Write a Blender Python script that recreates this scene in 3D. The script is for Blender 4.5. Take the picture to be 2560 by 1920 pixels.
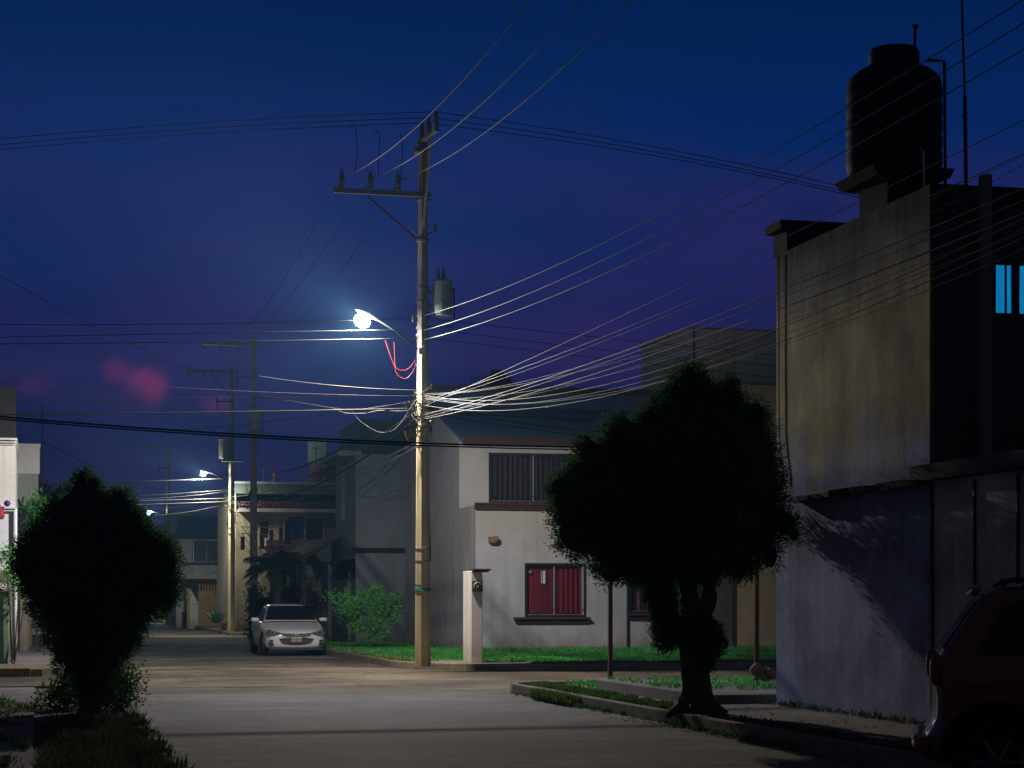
import bpy, math, random
import numpy as np
from mathutils import Vector
random.seed(7); rng = np.random.default_rng(7)
for o in list(bpy.data.objects): bpy.data.objects.remove(o)
S = bpy.context.scene
C = S.collection
# ------------------------------------------------------------------ camera
# world: +Y runs down the main street, +X to its right; the lens axis is turned 13.33 degrees right
A = math.atan(1185/5000); SA, CA = math.sin(A), math.cos(A); F = 5000.0; H = 1.6
cd = bpy.data.cameras.new("camera"); cam = bpy.data.objects.new("camera", cd); C.objects.link(cam)
cam.location = (0, 0, H); cam.rotation_euler = (math.radians(90), 0, -A)
cd.sensor_width = 36; cd.lens = 36*F/2560; cd.shift_y = 540/2560; cd.clip_start = .1; cd.clip_end = 3000
S.camera = cam
def ray(x):
    k = (x-1280)/F
    return SA+k*CA, CA-k*SA
def onY(x, y, Y):                      # street-frame point on the plane Y=const seen at a photo position
    dx, dy = ray(x); Z = Y/dy; return (Z*dx, Y, H+(1500-y)/F*Z)
def onX(x, y, X):
    dx, dy = ray(x); Z = X/dx; return (X, Z*dy, H+(1500-y)/F*Z)
def atZ(x, y, Z):
    dx, dy = ray(x); return (Z*dx, Z*dy, H+(1500-y)/F*Z)
def gnd(x, y, z=0.0):
    return atZ(x, y, (H-z)*F/(y-1500))
def lin(r, g, b, k=1.0):
    f = lambda c: (c/12.92 if c <= .04045 else ((c+.055)/1.055)**2.4)
    return (f(r/255)*k, f(g/255)*k, f(b/255)*k, 1)
# ------------------------------------------------------------------ world (dusk sky)
W = bpy.data.worlds.new("World"); S.world = W; W.use_nodes = True
nt = W.node_tree; N = nt.nodes; L = nt.links; N.clear()
def nd(N, t, **kw):
    n = N.new(t)
    for k, v in kw.items(): setattr(n, k, v)
    return n
def ramp(n, pts):
    e = n.color_ramp.elements
    while len(e) > 1: e.remove(e[0])
    e[0].position = pts[0][0]; e[0].color = pts[0][1]
    for p, c in pts[1:]:
        q = e.new(p); q.color = c
tc = nd(N, 'ShaderNodeTexCoord'); sx = nd(N, 'ShaderNodeSeparateXYZ'); L.new(tc.outputs['Generated'], sx.inputs[0])
r1 = nd(N, 'ShaderNodeValToRGB'); L.new(sx.outputs['Z'], r1.inputs[0])
ramp(r1, [(0, lin(3, 10, 42)), (.045, lin(5, 13, 52)), (.10, lin(14, 18, 70)), (.16, lin(16, 35, 92)), (.22, lin(2, 38, 96)), (.29, lin(0, 30, 80)), (.6, lin(1, 20, 54)), (1, lin(1, 14, 40))])
ns = nd(N, 'ShaderNodeTexNoise'); ns.inputs['Scale'].default_value = 5; ns.inputs['Detail'].default_value = 3
mp = nd(N, 'ShaderNodeMapping'); mp.inputs['Scale'].default_value = (1, 1, 3.2); L.new(tc.outputs['Generated'], mp.inputs[0]); L.new(mp.outputs[0], ns.inputs['Vector'])
nr = nd(N, 'ShaderNodeValToRGB'); L.new(ns.outputs['Fac'], nr.inputs[0]); ramp(nr, [(.38, (0, 0, 0, 1)), (.68, (1, 1, 1, 1))])
zr = nd(N, 'ShaderNodeValToRGB'); L.new(sx.outputs['Z'], zr.inputs[0]); ramp(zr, [(0, (.15, .15, .15, 1)), (.09, (1, 1, 1, 1)), (.17, (.6, .6, .6, 1)), (.27, (0, 0, 0, 1))])
m1 = nd(N, 'ShaderNodeMath', operation='MULTIPLY'); L.new(nr.outputs[0], m1.inputs[0]); L.new(zr.outputs[0], m1.inputs[1])
m1b = nd(N, 'ShaderNodeMath', operation='MULTIPLY'); L.new(m1.outputs[0], m1b.inputs[0]); m1b.inputs[1].default_value = .75
mixp = nd(N, 'ShaderNodeMixRGB'); L.new(m1b.outputs[0], mixp.inputs[0]); L.new(r1.outputs[0], mixp.inputs[1]); mixp.inputs[2].default_value = lin(52, 38, 96)
def blob(prev, x, y, rad, col, k, sq=1.6):  # a soft cloud standing in one direction of the sky
    d = Vector(atZ(x, y, 1)) - Vector((0, 0, H)); d.normalize()
    sb = nd(N, 'ShaderNodeVectorMath', operation='SUBTRACT'); L.new(tc.outputs['Generated'], sb.inputs[0]); sb.inputs[1].default_value = d
    ml = nd(N, 'ShaderNodeVectorMath', operation='MULTIPLY'); L.new(sb.outputs[0], ml.inputs[0]); ml.inputs[1].default_value = (1, 1, sq)
    n2 = nd(N, 'ShaderNodeTexNoise'); n2.inputs['Scale'].default_value = 38; n2.inputs['Detail'].default_value = 7; n2.inputs['Roughness'].default_value = .6; L.new(tc.outputs['Generated'], n2.inputs['Vector'])
    ln = nd(N, 'ShaderNodeVectorMath', operation='LENGTH'); L.new(ml.outputs[0], ln.inputs[0])
    a = nd(N, 'ShaderNodeMath', operation='MULTIPLY_ADD'); L.new(n2.outputs['Fac'], a.inputs[0]); a.inputs[1].default_value = rad*2.6; L.new(ln.outputs['Value'], a.inputs[2])
    mr = nd(N, 'ShaderNodeMapRange'); mr.interpolation_type = 'SMOOTHSTEP'; L.new(a.outputs[0], mr.inputs['Value']); mr.inputs['From Min'].default_value = rad*1.0; mr.inputs['From Max'].default_value = rad*2.5
    mr.inputs['To Min'].default_value = k; mr.inputs['To Max'].default_value = 0
    mx = nd(N, 'ShaderNodeMixRGB'); L.new(mr.outputs[0], mx.inputs[0]); L.new(prev, mx.inputs[1]); mx.inputs[2].default_value = col
    return mx.outputs[0]
c = mixp.outputs[0]
c = blob(c, 390, 962, .011, lin(112, 40, 96), .9, 1.0)
c = blob(c, 352, 945, .009, lin(100, 40, 96), .8, 1.3)
c = blob(c, 292, 925, .009, lin(88, 36, 92), .75, 1.2)
c = blob(c, 70, 965, .011, lin(66, 33, 88), .7)
c = blob(c, 300, 1000, .013, lin(50, 32, 84), .5, 2.2)
c = blob(c, 535, 1010, .008, lin(84, 36, 94), .75)
c = blob(c, 2010, 525, .020, lin(16, 34, 84), .8)
# unseen sky behind the camera, toned dim and neutral to set the wall light
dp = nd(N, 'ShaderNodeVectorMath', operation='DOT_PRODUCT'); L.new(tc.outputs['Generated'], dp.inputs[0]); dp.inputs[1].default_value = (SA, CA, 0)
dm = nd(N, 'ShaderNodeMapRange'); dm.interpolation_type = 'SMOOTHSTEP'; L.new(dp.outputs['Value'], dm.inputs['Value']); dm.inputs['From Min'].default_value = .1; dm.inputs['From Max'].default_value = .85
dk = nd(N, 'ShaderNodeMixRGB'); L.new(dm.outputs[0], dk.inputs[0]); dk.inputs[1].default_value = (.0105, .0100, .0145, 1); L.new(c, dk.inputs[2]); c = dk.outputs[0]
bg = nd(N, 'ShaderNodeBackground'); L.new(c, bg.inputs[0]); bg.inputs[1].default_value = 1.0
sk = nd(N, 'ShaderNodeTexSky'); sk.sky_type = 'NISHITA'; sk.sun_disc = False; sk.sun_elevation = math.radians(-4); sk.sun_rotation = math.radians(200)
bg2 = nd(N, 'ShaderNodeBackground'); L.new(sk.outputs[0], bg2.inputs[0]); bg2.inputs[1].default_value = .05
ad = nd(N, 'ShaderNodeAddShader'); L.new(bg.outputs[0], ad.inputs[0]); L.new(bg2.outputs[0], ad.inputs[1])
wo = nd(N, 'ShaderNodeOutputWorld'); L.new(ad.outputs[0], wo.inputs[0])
S.view_settings.view_transform = 'Standard'; S.view_settings.look = 'None'; S.view_settings.exposure = 0; S.view_settings.gamma = 1
LAMP_POWER = 7600.0
HAZE = 0.0013
# ------------------------------------------------------------------ materials
M = {}
def mat(name, col, rough=.85, var=.25, scale=3, bump=.0, bscale=60, metal=0, spec=.5, col2=None, stretch=(1, 1, 1), detail=5, coat=0, trans=0):
    m = bpy.data.materials.new(name); m.use_nodes = True; n = m.node_tree.nodes; l = m.node_tree.links
    b = n['Principled BSDF']; b.inputs['Roughness'].default_value = rough; b.inputs['Metallic'].default_value = metal
    b.inputs['Specular IOR Level'].default_value = spec; b.inputs['Coat Weight'].default_value = coat
    t = n.new('ShaderNodeTexCoord'); mpp = n.new('ShaderNodeMapping'); mpp.inputs['Scale'].default_value = stretch
    l.new(t.outputs['Object'], mpp.inputs[0])
    x = n.new('ShaderNodeTexNoise'); x.inputs['Scale'].default_value = scale; x.inputs['Detail'].default_value = detail; x.inputs['Roughness'].default_value = .62
    l.new(mpp.outputs[0], x.inputs['Vector'])
    r = n.new('ShaderNodeValToRGB'); l.new(x.outputs['Fac'], r.inputs[0])
    c1 = tuple(q*(1-var) for q in col[:3])+(1,); c2 = (tuple(min(1, q*(1+var*.6)) for q in col[:3])+(1,)) if col2 is None else tuple(col2[:3])+(1,)
    ramp(r, [(.3, c1), (.7, c2)]); l.new(r.outputs[0], b.inputs['Base Color'])
    if bump:
        y = n.new('ShaderNodeTexNoise'); y.inputs['Scale'].default_value = bscale; y.inputs['Detail'].default_value = 4; l.new(t.outputs['Object'], y.inputs['Vector'])
        bp = n.new('ShaderNodeBump'); bp.inputs['Strength'].default_value = bump; bp.inputs['Distance'].default_value = .02
        l.new(y.outputs['Fac'], bp.inputs['Height']); l.new(bp.outputs[0], b.inputs['Normal'])
    if trans:
        tr = n.new('ShaderNodeBsdfTranslucent'); l.new(r.outputs[0], tr.inputs[0]); mx = n.new('ShaderNodeMixShader'); mx.inputs[0].default_value = trans
        l.new(b.outputs[0], mx.inputs[1]); l.new(tr.outputs[0], mx.inputs[2]); l.new(mx.outputs[0], n['Material Output'].inputs['Surface'])
    M[name] = m; return m
def emis(name, col, st):
    m = bpy.data.materials.new(name); m.use_nodes = True; n = m.node_tree.nodes; l = m.node_tree.links; n.clear()
    e = n.new('ShaderNodeEmission'); e.inputs[0].default_value = tuple(col[:3])+(1,); e.inputs[1].default_value = st
    o = n.new('ShaderNodeOutputMaterial'); l.new(e.outputs[0], o.inputs[0]); M[name] = m; return m
def lens(name, col, st):          # clear lamp bowl: glows and lets the lamp inside shine out
    m = emis(name, col, st); n = m.node_tree.nodes; l = m.node_tree.links
    t = n.new('ShaderNodeBsdfTransparent'); a = n.new('ShaderNodeAddShader')
    l.new(n['Emission'].outputs[0], a.inputs[0]); l.new(t.outputs[0], a.inputs[1]); l.new(a.outputs[0], n['Material Output'].inputs[0]); return m
def glass(name, tint=(.5, .55, .6), gloss=.12):
    m = bpy.data.materials.new(name); m.use_nodes = True; n = m.node_tree.nodes; l = m.node_tree.links; n.clear()
    t = n.new('ShaderNodeBsdfTransparent'); t.inputs[0].default_value = tint+(1,)
    g = n.new('ShaderNodeBsdfGlossy'); g.inputs['Roughness'].default_value = .06
    mx = n.new('ShaderNodeMixShader'); mx.inputs[0].default_value = gloss
    o = n.new('ShaderNodeOutputMaterial'); l.new(t.outputs[0], mx.inputs[1]); l.new(g.outputs[0], mx.inputs[2]); l.new(mx.outputs[0], o.inputs[0]); M[name] = m
mat('stucco_white', (.60, .59, .60), .92, .14, 1.3, .35, 45)
mat('stucco_grey', (.28, .31, .38), .92, .16, 1.3, .35, 45)
mat('stucco_cream', (.42, .36, .27), .92, .18, 1.5, .35, 45)
mat('stucco_tan', (.66, .54, .36), .92, .2, 1.5, .35, 45)
mat('stucco_dull', (.20, .17, .13), .95, .35, 1.5, .4, 30)
mat('stucco_dark', (.07, .085, .085), .95, .3, 1.5, .3, 30)
mat('stucco_teal', (.075, .11, .12), .95, .25, 1.2, .3, 30)
mat('roof_blue', (.10, .16, .30), .9, .2, 1.2, .2, 30)
mat('brick_brown', (.10, .045, .03), .9, .35, 6, .4, 30)
mat('tile_red', (.10, .025, .02), .9, .4, 8, .5, 20)
mat('concrete', (.36, .34, .30), .93, .3, 3, .5, 40)
mat('kerb_stone', (.24, .22, .18), .95, .4, 3.5, .6, 30)
mat('pavement', (.22, .205, .19), .95, .35, 1.6, .5, 30)
mat('soil', (.15, .125, .09), 1, .5, 2.2, .8, 25)
mat('yellow_paint', (.42, .29, .05), .8, .5, 5, .3, 40)
mat('ochre_paint', (.36, .20, .05), .85, .3, 4, .2, 40)
mat('pole_concrete', (.84, .72, .46), .9, .22, 2.5, .35, 50, stretch=(1, 1, .35))
mat('pole_grey', (.50, .42, .36), .92, .35, 2.5, .35, 50, stretch=(1, 1, .35))
mat('steel_grey', (.30, .32, .32), .6, .25, 6, 0, metal=.1)
mat('transformer_paint', (.50, .56, .58), .6, .2, 5, .1, 20)
mat('dull_steel', (.035, .037, .04), .7, .2, 6, spec=.2)
mat('rust', (.12, .035, .02), .85, .4, 9, .3, 60)
mat('porcelain', (.30, .30, .30), .35, .2, 5)
mat('black_metal', (.022, .024, .028), .5, .3, 8)
mat('black_cable', (.010, .010, .011), .8, .2, 5, spec=.08)
mat('bare_wire', (.07, .07, .068), .6, .1, 5, spec=.3)
mat('grey_cable', (.13, .125, .115), .6, .1, 5, spec=.3)
mat('red_wire', (.62, .07, .05), .5, .1, 5)
mat('alu', (.45, .46, .48), .4, .1, 6, metal=.4)
mat('white_paint', (.84, .83, .88), .6, .1, 5, .1, 40)
mat('curtain_red', (.42, .028, .045), .9, .35, 1.2, 0, stretch=(16, 16, .4))
mat('curtain_grey', (.09, .075, .075), .95, .3, 3, 0, stretch=(10, 10, .4))
mat('room_dark', (.02, .02, .022), .95, .1, 3)
mat('wood_brown', (.10, .05, .03), .8, .35, 4, .2, 30, stretch=(6, 6, .6))
mat('wood_ochre', (.32, .20, .08), .8, .3, 4, .2, 30, stretch=(6, 6, .6))
mat('tank_black', (.012, .012, .013), .75, .2, 3, .2, 20)
mat('bark', (.09, .07, .05), .95, .5, 6, .9, 22, stretch=(3, 3, .6))
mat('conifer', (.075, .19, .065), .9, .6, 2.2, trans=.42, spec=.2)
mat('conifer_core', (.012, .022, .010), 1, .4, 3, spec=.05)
mat('leaf_green', (.15, .50, .08), .75, .45, 3.5, trans=.3, spec=.3)
mat('leaf_dark', (.022, .050, .022), .8, .45, 3.5, trans=.15, spec=.3)
mat('weed', (.13, .24, .05), .9, .6, 2.5, trans=.25, spec=.2)
mat('grass', (.13, .55, .12), .9, .75, .7, trans=.25, spec=.2)
mat('dry_grass', (.19, .17, .06), .9, .5, 1.4, trans=.2, spec=.2)
mat('dark_grass', (.13, .19, .075), .9, .55, 1.4, trans=.15, spec=.1)
mat('agave', (.12, .24, .16), .6, .3, 4)
mat('car_white', (.85, .83, .80), .28, .05, 2, coat=.5)
mat('car_red', (.22, .036, .022), .25, .12, 2, coat=.7)
mat('car_black', (.02, .02, .022), .3, .1, 2, coat=.5)
mat('auto_glass', (.008, .009, .011), .08, .1, 3)
mat('tyre', (.015, .015, .015), .9, .2, 10)
mat('rim', (.25, .25, .26), .35, .1, 5, metal=.8)
mat('head_glass', (.11, .11, .11), .12, .5, 14, coat=.6)
mat('black_plastic', (.018, .018, .02), .5, .2, 20)
mat('gold', (.65, .38, .05), .3, .1, 5, metal=.5)
mat('plate_white', (.5, .48, .44), .5, .1, 5)
mat('plate_ink', (.12, .04, .08), .6, .1, 5)
mat('plate_green', (.15, .3, .05), .6, .1, 5)
mat('tail_red', (.30, .01, .012), .15, .2, 9, coat=.6)
mat('teal_ribbon', (.02, .32, .27), .6, .1, 5)
mat('poly_sheet', (.30, .28, .27), .6, .15, 4)
mat('red_planter', (.36, .07, .04), .85, .3, 5, .3, 40)
mat('pink_slab', (.50, .33, .27), .85, .15, 4)
mat('blue_door', (.03, .12, .26), .7, .15, 3)
mat('green_paint', (.20, .34, .22), .8, .3, 4, .3, 30)
mat('stone', (.20, .17, .12), .95, .5, 5, .8, 14)
mat('red_cloth', (.35, .03, .03), .9, .2, 5); mat('purple_ball', (.10, .03, .22), .6, .1, 5)
mat('box_orange', (.40, .22, .05), .6, .2, 8)
glass('pane_clear', (.82, .84, .85), .04); glass('pane_dark', (.35, .38, .40), .10)
m = emis('lit_window', lin(14, 118, 176), 1.0); n_ = m.node_tree.nodes; l_ = m.node_tree.links        # drawn blue curtain lit from the room
t_ = n_.new('ShaderNodeNewGeometry'); q_ = n_.new('ShaderNodeMapping'); q_.inputs['Scale'].default_value = (9, 9, 1.2); l_.new(t_.outputs['Position'], q_.inputs[0])
x_ = n_.new('ShaderNodeTexNoise'); x_.inputs['Scale'].default_value = 2.0; x_.inputs['Detail'].default_value = 4; l_.new(q_.outputs[0], x_.inputs['Vector'])
r_ = n_.new('ShaderNodeMapRange'); l_.new(x_.outputs['Fac'], r_.inputs['Value']); r_.inputs['From Min'].default_value = .3; r_.inputs['From Max'].default_value = .7; r_.inputs['To Min'].default_value = .72; r_.inputs['To Max'].default_value = 1.2; l_.new(r_.outputs[0], n_['Emission'].inputs[1])
lens('lamp_lens', (.80, .92, 1.0), 28)
lens('lamp_lens_far', (.45, .80, 1.0), 3)
m = mat('hood_plastic', (.03, .032, .034), .5, .1, 6); n_ = m.node_tree.nodes; t_ = n_.new('ShaderNodeBsdfTransparent'); x_ = n_.new('ShaderNodeMixShader'); x_.inputs[0].default_value = .02   # lamp hood, made slightly see-through to leak light upwards
m.node_tree.links.new(n_['Principled BSDF'].outputs[0], x_.inputs[1]); m.node_tree.links.new(t_.outputs[0], x_.inputs[2]); m.node_tree.links.new(x_.outputs[0], n_['Material Output'].inputs['Surface'])
# road: worn concrete with tyre polish along both streets, cracks
def road_mat():
    m = mat('road', (.128, .108, .088), .85, .30, .35, .8, 45, detail=8, col2=(.178, .157, .138)); n = m.node_tree.nodes; l = m.node_tree.links; b = n['Principled BSDF']
    t = n.new('ShaderNodeTexCoord'); out = b.inputs['Base Color'].links[0].from_socket
    def layer(kind, scale, sc, f0, f1, t0, t1, detail=6, rough=.65):
        nonlocal out
        mp_ = n.new('ShaderNodeMapping'); mp_.inputs['Scale'].default_value = sc; l.new(t.outputs['Object'], mp_.inputs[0])
        x = n.new('ShaderNodeTexNoise'); x.inputs['Scale'].default_value = scale; x.inputs['Detail'].default_value = detail; x.inputs['Roughness'].default_value = rough; l.new(mp_.outputs[0], x.inputs['Vector'])
        mr = n.new('ShaderNodeMapRange'); l.new(x.outputs['Fac'], mr.inputs['Value']); mr.inputs['From Min'].default_value = f0; mr.inputs['From Max'].default_value = f1; mr.inputs['To Min'].default_value = t0; mr.inputs['To Max'].default_value = t1
        mm = n.new('ShaderNodeVectorMath'); mm.operation = 'SCALE'; l.new(out, mm.inputs[0]); l.new(mr.outputs[0], mm.inputs['Scale']); out = mm.outputs[0]
    layer('swirl', 1.0, (.45, 1.6, 1), .34, .66, .50, 1.42, 9, .72)      # drifting dust across the junction
    layer('blotch', .35, (1, 1, 1), .40, .60, .74, 1.22, 3)
    layer('stain', 2.3, (1, .8, 1), .56, .70, 1.0, .42, 5)              # oil and damp stains
    layer('grit', 38, (1, 1, 1), .3, .72, .50, 1.62, 3)
    layer('grit2', 14, (1, 1, 1), .3, .7, .8, 1.2, 3)
    v = n.new('ShaderNodeTexVoronoi'); v.feature = 'DISTANCE_TO_EDGE'; v.inputs['Scale'].default_value = .27
    nz = n.new('ShaderNodeTexNoise'); nz.inputs['Scale'].default_value = 1.3; nz.inputs['Detail'].default_value = 6; l.new(t.outputs['Object'], nz.inputs['Vector'])
    ds = n.new('ShaderNodeVectorMath'); ds.operation = 'MULTIPLY_ADD'; l.new(nz.outputs['Color'], ds.inputs[0]); ds.inputs[1].default_value = (1.3, 1.3, 0); l.new(t.outputs['Object'], ds.inputs[2]); l.new(ds.outputs[0], v.inputs['Vector'])
    vr = n.new('ShaderNodeMapRange'); l.new(v.outputs['Distance'], vr.inputs['Value']); vr.inputs['From Max'].default_value = .012; vr.inputs['To Min'].default_value = .35; vr.inputs['To Max'].default_value = 1
    mm = n.new('ShaderNodeVectorMath'); mm.operation = 'SCALE'; l.new(out, mm.inputs[0]); l.new(vr.outputs[0], mm.inputs['Scale']); l.new(mm.outputs[0], b.inputs['Base Color'])
road_mat()
# stained stucco: soot streaks hanging from the roof edge, damp blotches, vertical runs
def stained(name, base, ztop, soot=.12, warm=None):
    m = mat(name, base, .93, .18, 1.0, .45, 40); n = m.node_tree.nodes; l = m.node_tree.links; b = n['Principled BSDF']
    t = n.new('ShaderNodeNewGeometry'); sp = n.new('ShaderNodeSeparateXYZ'); l.new(t.outputs['Position'], sp.inputs[0])
    mp_ = n.new('ShaderNodeMapping'); mp_.inputs['Scale'].default_value = (4, 4, .35); l.new(t.outputs['Position'], mp_.inputs[0])
    x = n.new('ShaderNodeTexNoise'); x.inputs['Scale'].default_value = 1.2; x.inputs['Detail'].default_value = 8; x.inputs['Roughness'].default_value = .7; l.new(mp_.outputs[0], x.inputs['Vector'])
    zz = n.new('ShaderNodeMath'); zz.operation = 'MULTIPLY_ADD'; l.new(x.outputs['Fac'], zz.inputs[0]); zz.inputs[1].default_value = 2.4; l.new(sp.outputs['Z'], zz.inputs[2])
    mr = n.new('ShaderNodeMapRange'); l.new(zz.outputs[0], mr.inputs['Value']); mr.inputs['From Min'].default_value = ztop+.75; mr.inputs['From Max'].default_value = ztop+1.3; mr.inputs['To Min'].default_value = 1; mr.inputs['To Max'].default_value = soot
    y = n.new('ShaderNodeTexNoise'); y.inputs['Scale'].default_value = .9; y.inputs['Detail'].default_value = 9; y.inputs['Roughness'].default_value = .72; l.new(t.outputs['Position'], y.inputs['Vector'])
    yr = n.new('ShaderNodeMapRange'); l.new(y.outputs['Fac'], yr.inputs['Value']); yr.inputs['From Min'].default_value = .42; yr.inputs['From Max'].default_value = .58; yr.inputs['To Min'].default_value = .62; yr.inputs['To Max'].default_value = 1.05
    xr = n.new('ShaderNodeMapRange'); l.new(x.outputs['Fac'], xr.inputs['Value']); xr.inputs['From Min'].default_value = .35; xr.inputs['From Max'].default_value = .65; xr.inputs['To Min'].default_value = .78; xr.inputs['To Max'].default_value = 1.1
    a = n.new('ShaderNodeMath'); a.operation = 'MULTIPLY'; l.new(mr.outputs[0], a.inputs[0]); l.new(yr.outputs[0], a.inputs[1])
    a2 = n.new('ShaderNodeMath'); a2.operation = 'MULTIPLY'; l.new(a.outputs[0], a2.inputs[0]); l.new(xr.outputs[0], a2.inputs[1])
    src = b.inputs['Base Color'].links[0].from_socket; mm = n.new('ShaderNodeVectorMath'); mm.operation = 'SCALE'; l.new(src, mm.inputs[0]); l.new(a2.outputs[0], mm.inputs['Scale']); l.new(mm.outputs[0], b.inputs['Base Color'])
    return m
ow = stained('old_plaster', (.60, .60, .66), 6.3)
stained('garage_plaster', (.75, .74, .74), 9)
def ochre(m):      # two coats: bluish lime wash below about 3 m, worn ochre paint with teal ghosts above
    n = m.node_tree.nodes; l = m.node_tree.links; b = n['Principled BSDF']; src = b.inputs['Base Color'].links[0].from_socket
    t = n.new('ShaderNodeNewGeometry'); sp = n.new('ShaderNodeSeparateXYZ'); l.new(t.outputs['Position'], sp.inputs[0])
    mp_ = n.new('ShaderNodeMapping'); mp_.inputs['Scale'].default_value = (1.6, 1.6, .9); l.new(t.outputs['Position'], mp_.inputs[0])
    x = n.new('ShaderNodeTexNoise'); x.inputs['Scale'].default_value = .8; x.inputs['Detail'].default_value = 8; x.inputs['Roughness'].default_value = .65; l.new(mp_.outputs[0], x.inputs['Vector'])
    zz = n.new('ShaderNodeMath'); zz.operation = 'MULTIPLY_ADD'; l.new(x.outputs['Fac'], zz.inputs[0]); zz.inputs[1].default_value = 2.6; l.new(sp.outputs['Z'], zz.inputs[2])
    r = n.new('ShaderNodeMapRange'); r.interpolation_type = 'SMOOTHSTEP'; l.new(zz.outputs[0], r.inputs['Value']); r.inputs['From Min'].default_value = 4.35; r.inputs['From Max'].default_value = 5.3
    r2 = n.new('ShaderNodeMapRange'); r2.interpolation_type = 'SMOOTHSTEP'; l.new(zz.outputs[0], r2.inputs['Value']); r2.inputs['From Min'].default_value = 6.3; r2.inputs['From Max'].default_value = 7.2
    y = n.new('ShaderNodeTexNoise'); y.inputs['Scale'].default_value = 1.7; y.inputs['Detail'].default_value = 6; l.new(mp_.outputs[0], y.inputs['Vector'])
    ry = n.new('ShaderNodeValToRGB'); l.new(y.outputs['Fac'], ry.inputs[0]); ramp(ry, [(.34, (1.0, 1.05, .78, 1)), (.47, (1.34, 1.14, .58, 1)), (.66, (1.26, .98, .56, 1))])
    a = n.new('ShaderNodeMixRGB'); a.inputs[1].default_value = (.72, .86, 1.42, 1); l.new(r.outputs[0], a.inputs[0]); l.new(ry.outputs[0], a.inputs[2])
    c_ = n.new('ShaderNodeMixRGB'); c_.inputs[2].default_value = (.48, .48, .46, 1); l.new(r2.outputs[0], c_.inputs[0]); l.new(a.outputs[0], c_.inputs[1])
    mm = n.new('ShaderNodeMixRGB'); mm.blend_type = 'MULTIPLY'; mm.inputs[0].default_value = 1; l.new(src, mm.inputs[1]); l.new(c_.outputs[0], mm.inputs[2]); l.new(mm.outputs[0], b.inputs['Base Color'])
ochre(ow)
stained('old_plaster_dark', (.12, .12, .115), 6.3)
mat('stucco_left', (.40, .44, .44), .93, .16, 1.2, .4, 40)
def dirty_foot(name):      # splash dirt and damp climbing from the ground, faint runs higher up
    m = M[name]; n = m.node_tree.nodes; l = m.node_tree.links; b = n['Principled BSDF']; src = b.inputs['Base Color'].links[0].from_socket
    t = n.new('ShaderNodeNewGeometry'); sp = n.new('ShaderNodeSeparateXYZ'); l.new(t.outputs['Position'], sp.inputs[0])
    x = n.new('ShaderNodeTexNoise'); x.inputs['Scale'].default_value = 1.6; x.inputs['Detail'].default_value = 8; x.inputs['Roughness'].default_value = .7; l.new(t.outputs['Position'], x.inputs['Vector'])
    a = n.new('ShaderNodeMath'); a.operation = 'MULTIPLY_ADD'; l.new(x.outputs['Fac'], a.inputs[0]); a.inputs[1].default_value = -1.6; l.new(sp.outputs['Z'], a.inputs[2])
    r = n.new('ShaderNodeMapRange'); l.new(a.outputs[0], r.inputs['Value']); r.inputs['From Min'].default_value = -.75; r.inputs['From Max'].default_value = .0
    c_ = n.new('ShaderNodeMixRGB'); c_.inputs[1].default_value = (.60, .50, .38, 1); c_.inputs[2].default_value = (1, 1, 1, 1); l.new(r.outputs[0], c_.inputs[0])
    mp_ = n.new('ShaderNodeMapping'); mp_.inputs['Scale'].default_value = (3, 3, .3); l.new(t.outputs['Position'], mp_.inputs[0])
    y = n.new('ShaderNodeTexNoise'); y.inputs['Scale'].default_value = 1.0; y.inputs['Detail'].default_value = 7; l.new(mp_.outputs[0], y.inputs['Vector'])
    yr = n.new('ShaderNodeMapRange'); l.new(y.outputs['Fac'], yr.inputs['Value']); yr.inputs['From Min'].default_value = .52; yr.inputs['From Max'].default_value = .72; yr.inputs['To Min'].default_value = 1; yr.inputs['To Max'].default_value = .80
    m1_ = n.new('ShaderNodeMixRGB'); m1_.blend_type = 'MULTIPLY'; m1_.inputs[0].default_value = 1; l.new(src, m1_.inputs[1]); l.new(c_.outputs[0], m1_.inputs[2])
    mm = n.new('ShaderNodeVectorMath'); mm.operation = 'SCALE'; l.new(m1_.outputs[0], mm.inputs[0]); l.new(yr.outputs[0], mm.inputs['Scale']); l.new(mm.outputs[0], b.inputs['Base Color'])
for k_ in ('stucco_white', 'stucco_grey', 'stucco_cream', 'stucco_left', 'white_paint', 'pole_concrete'): dirty_foot(k_)
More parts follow.
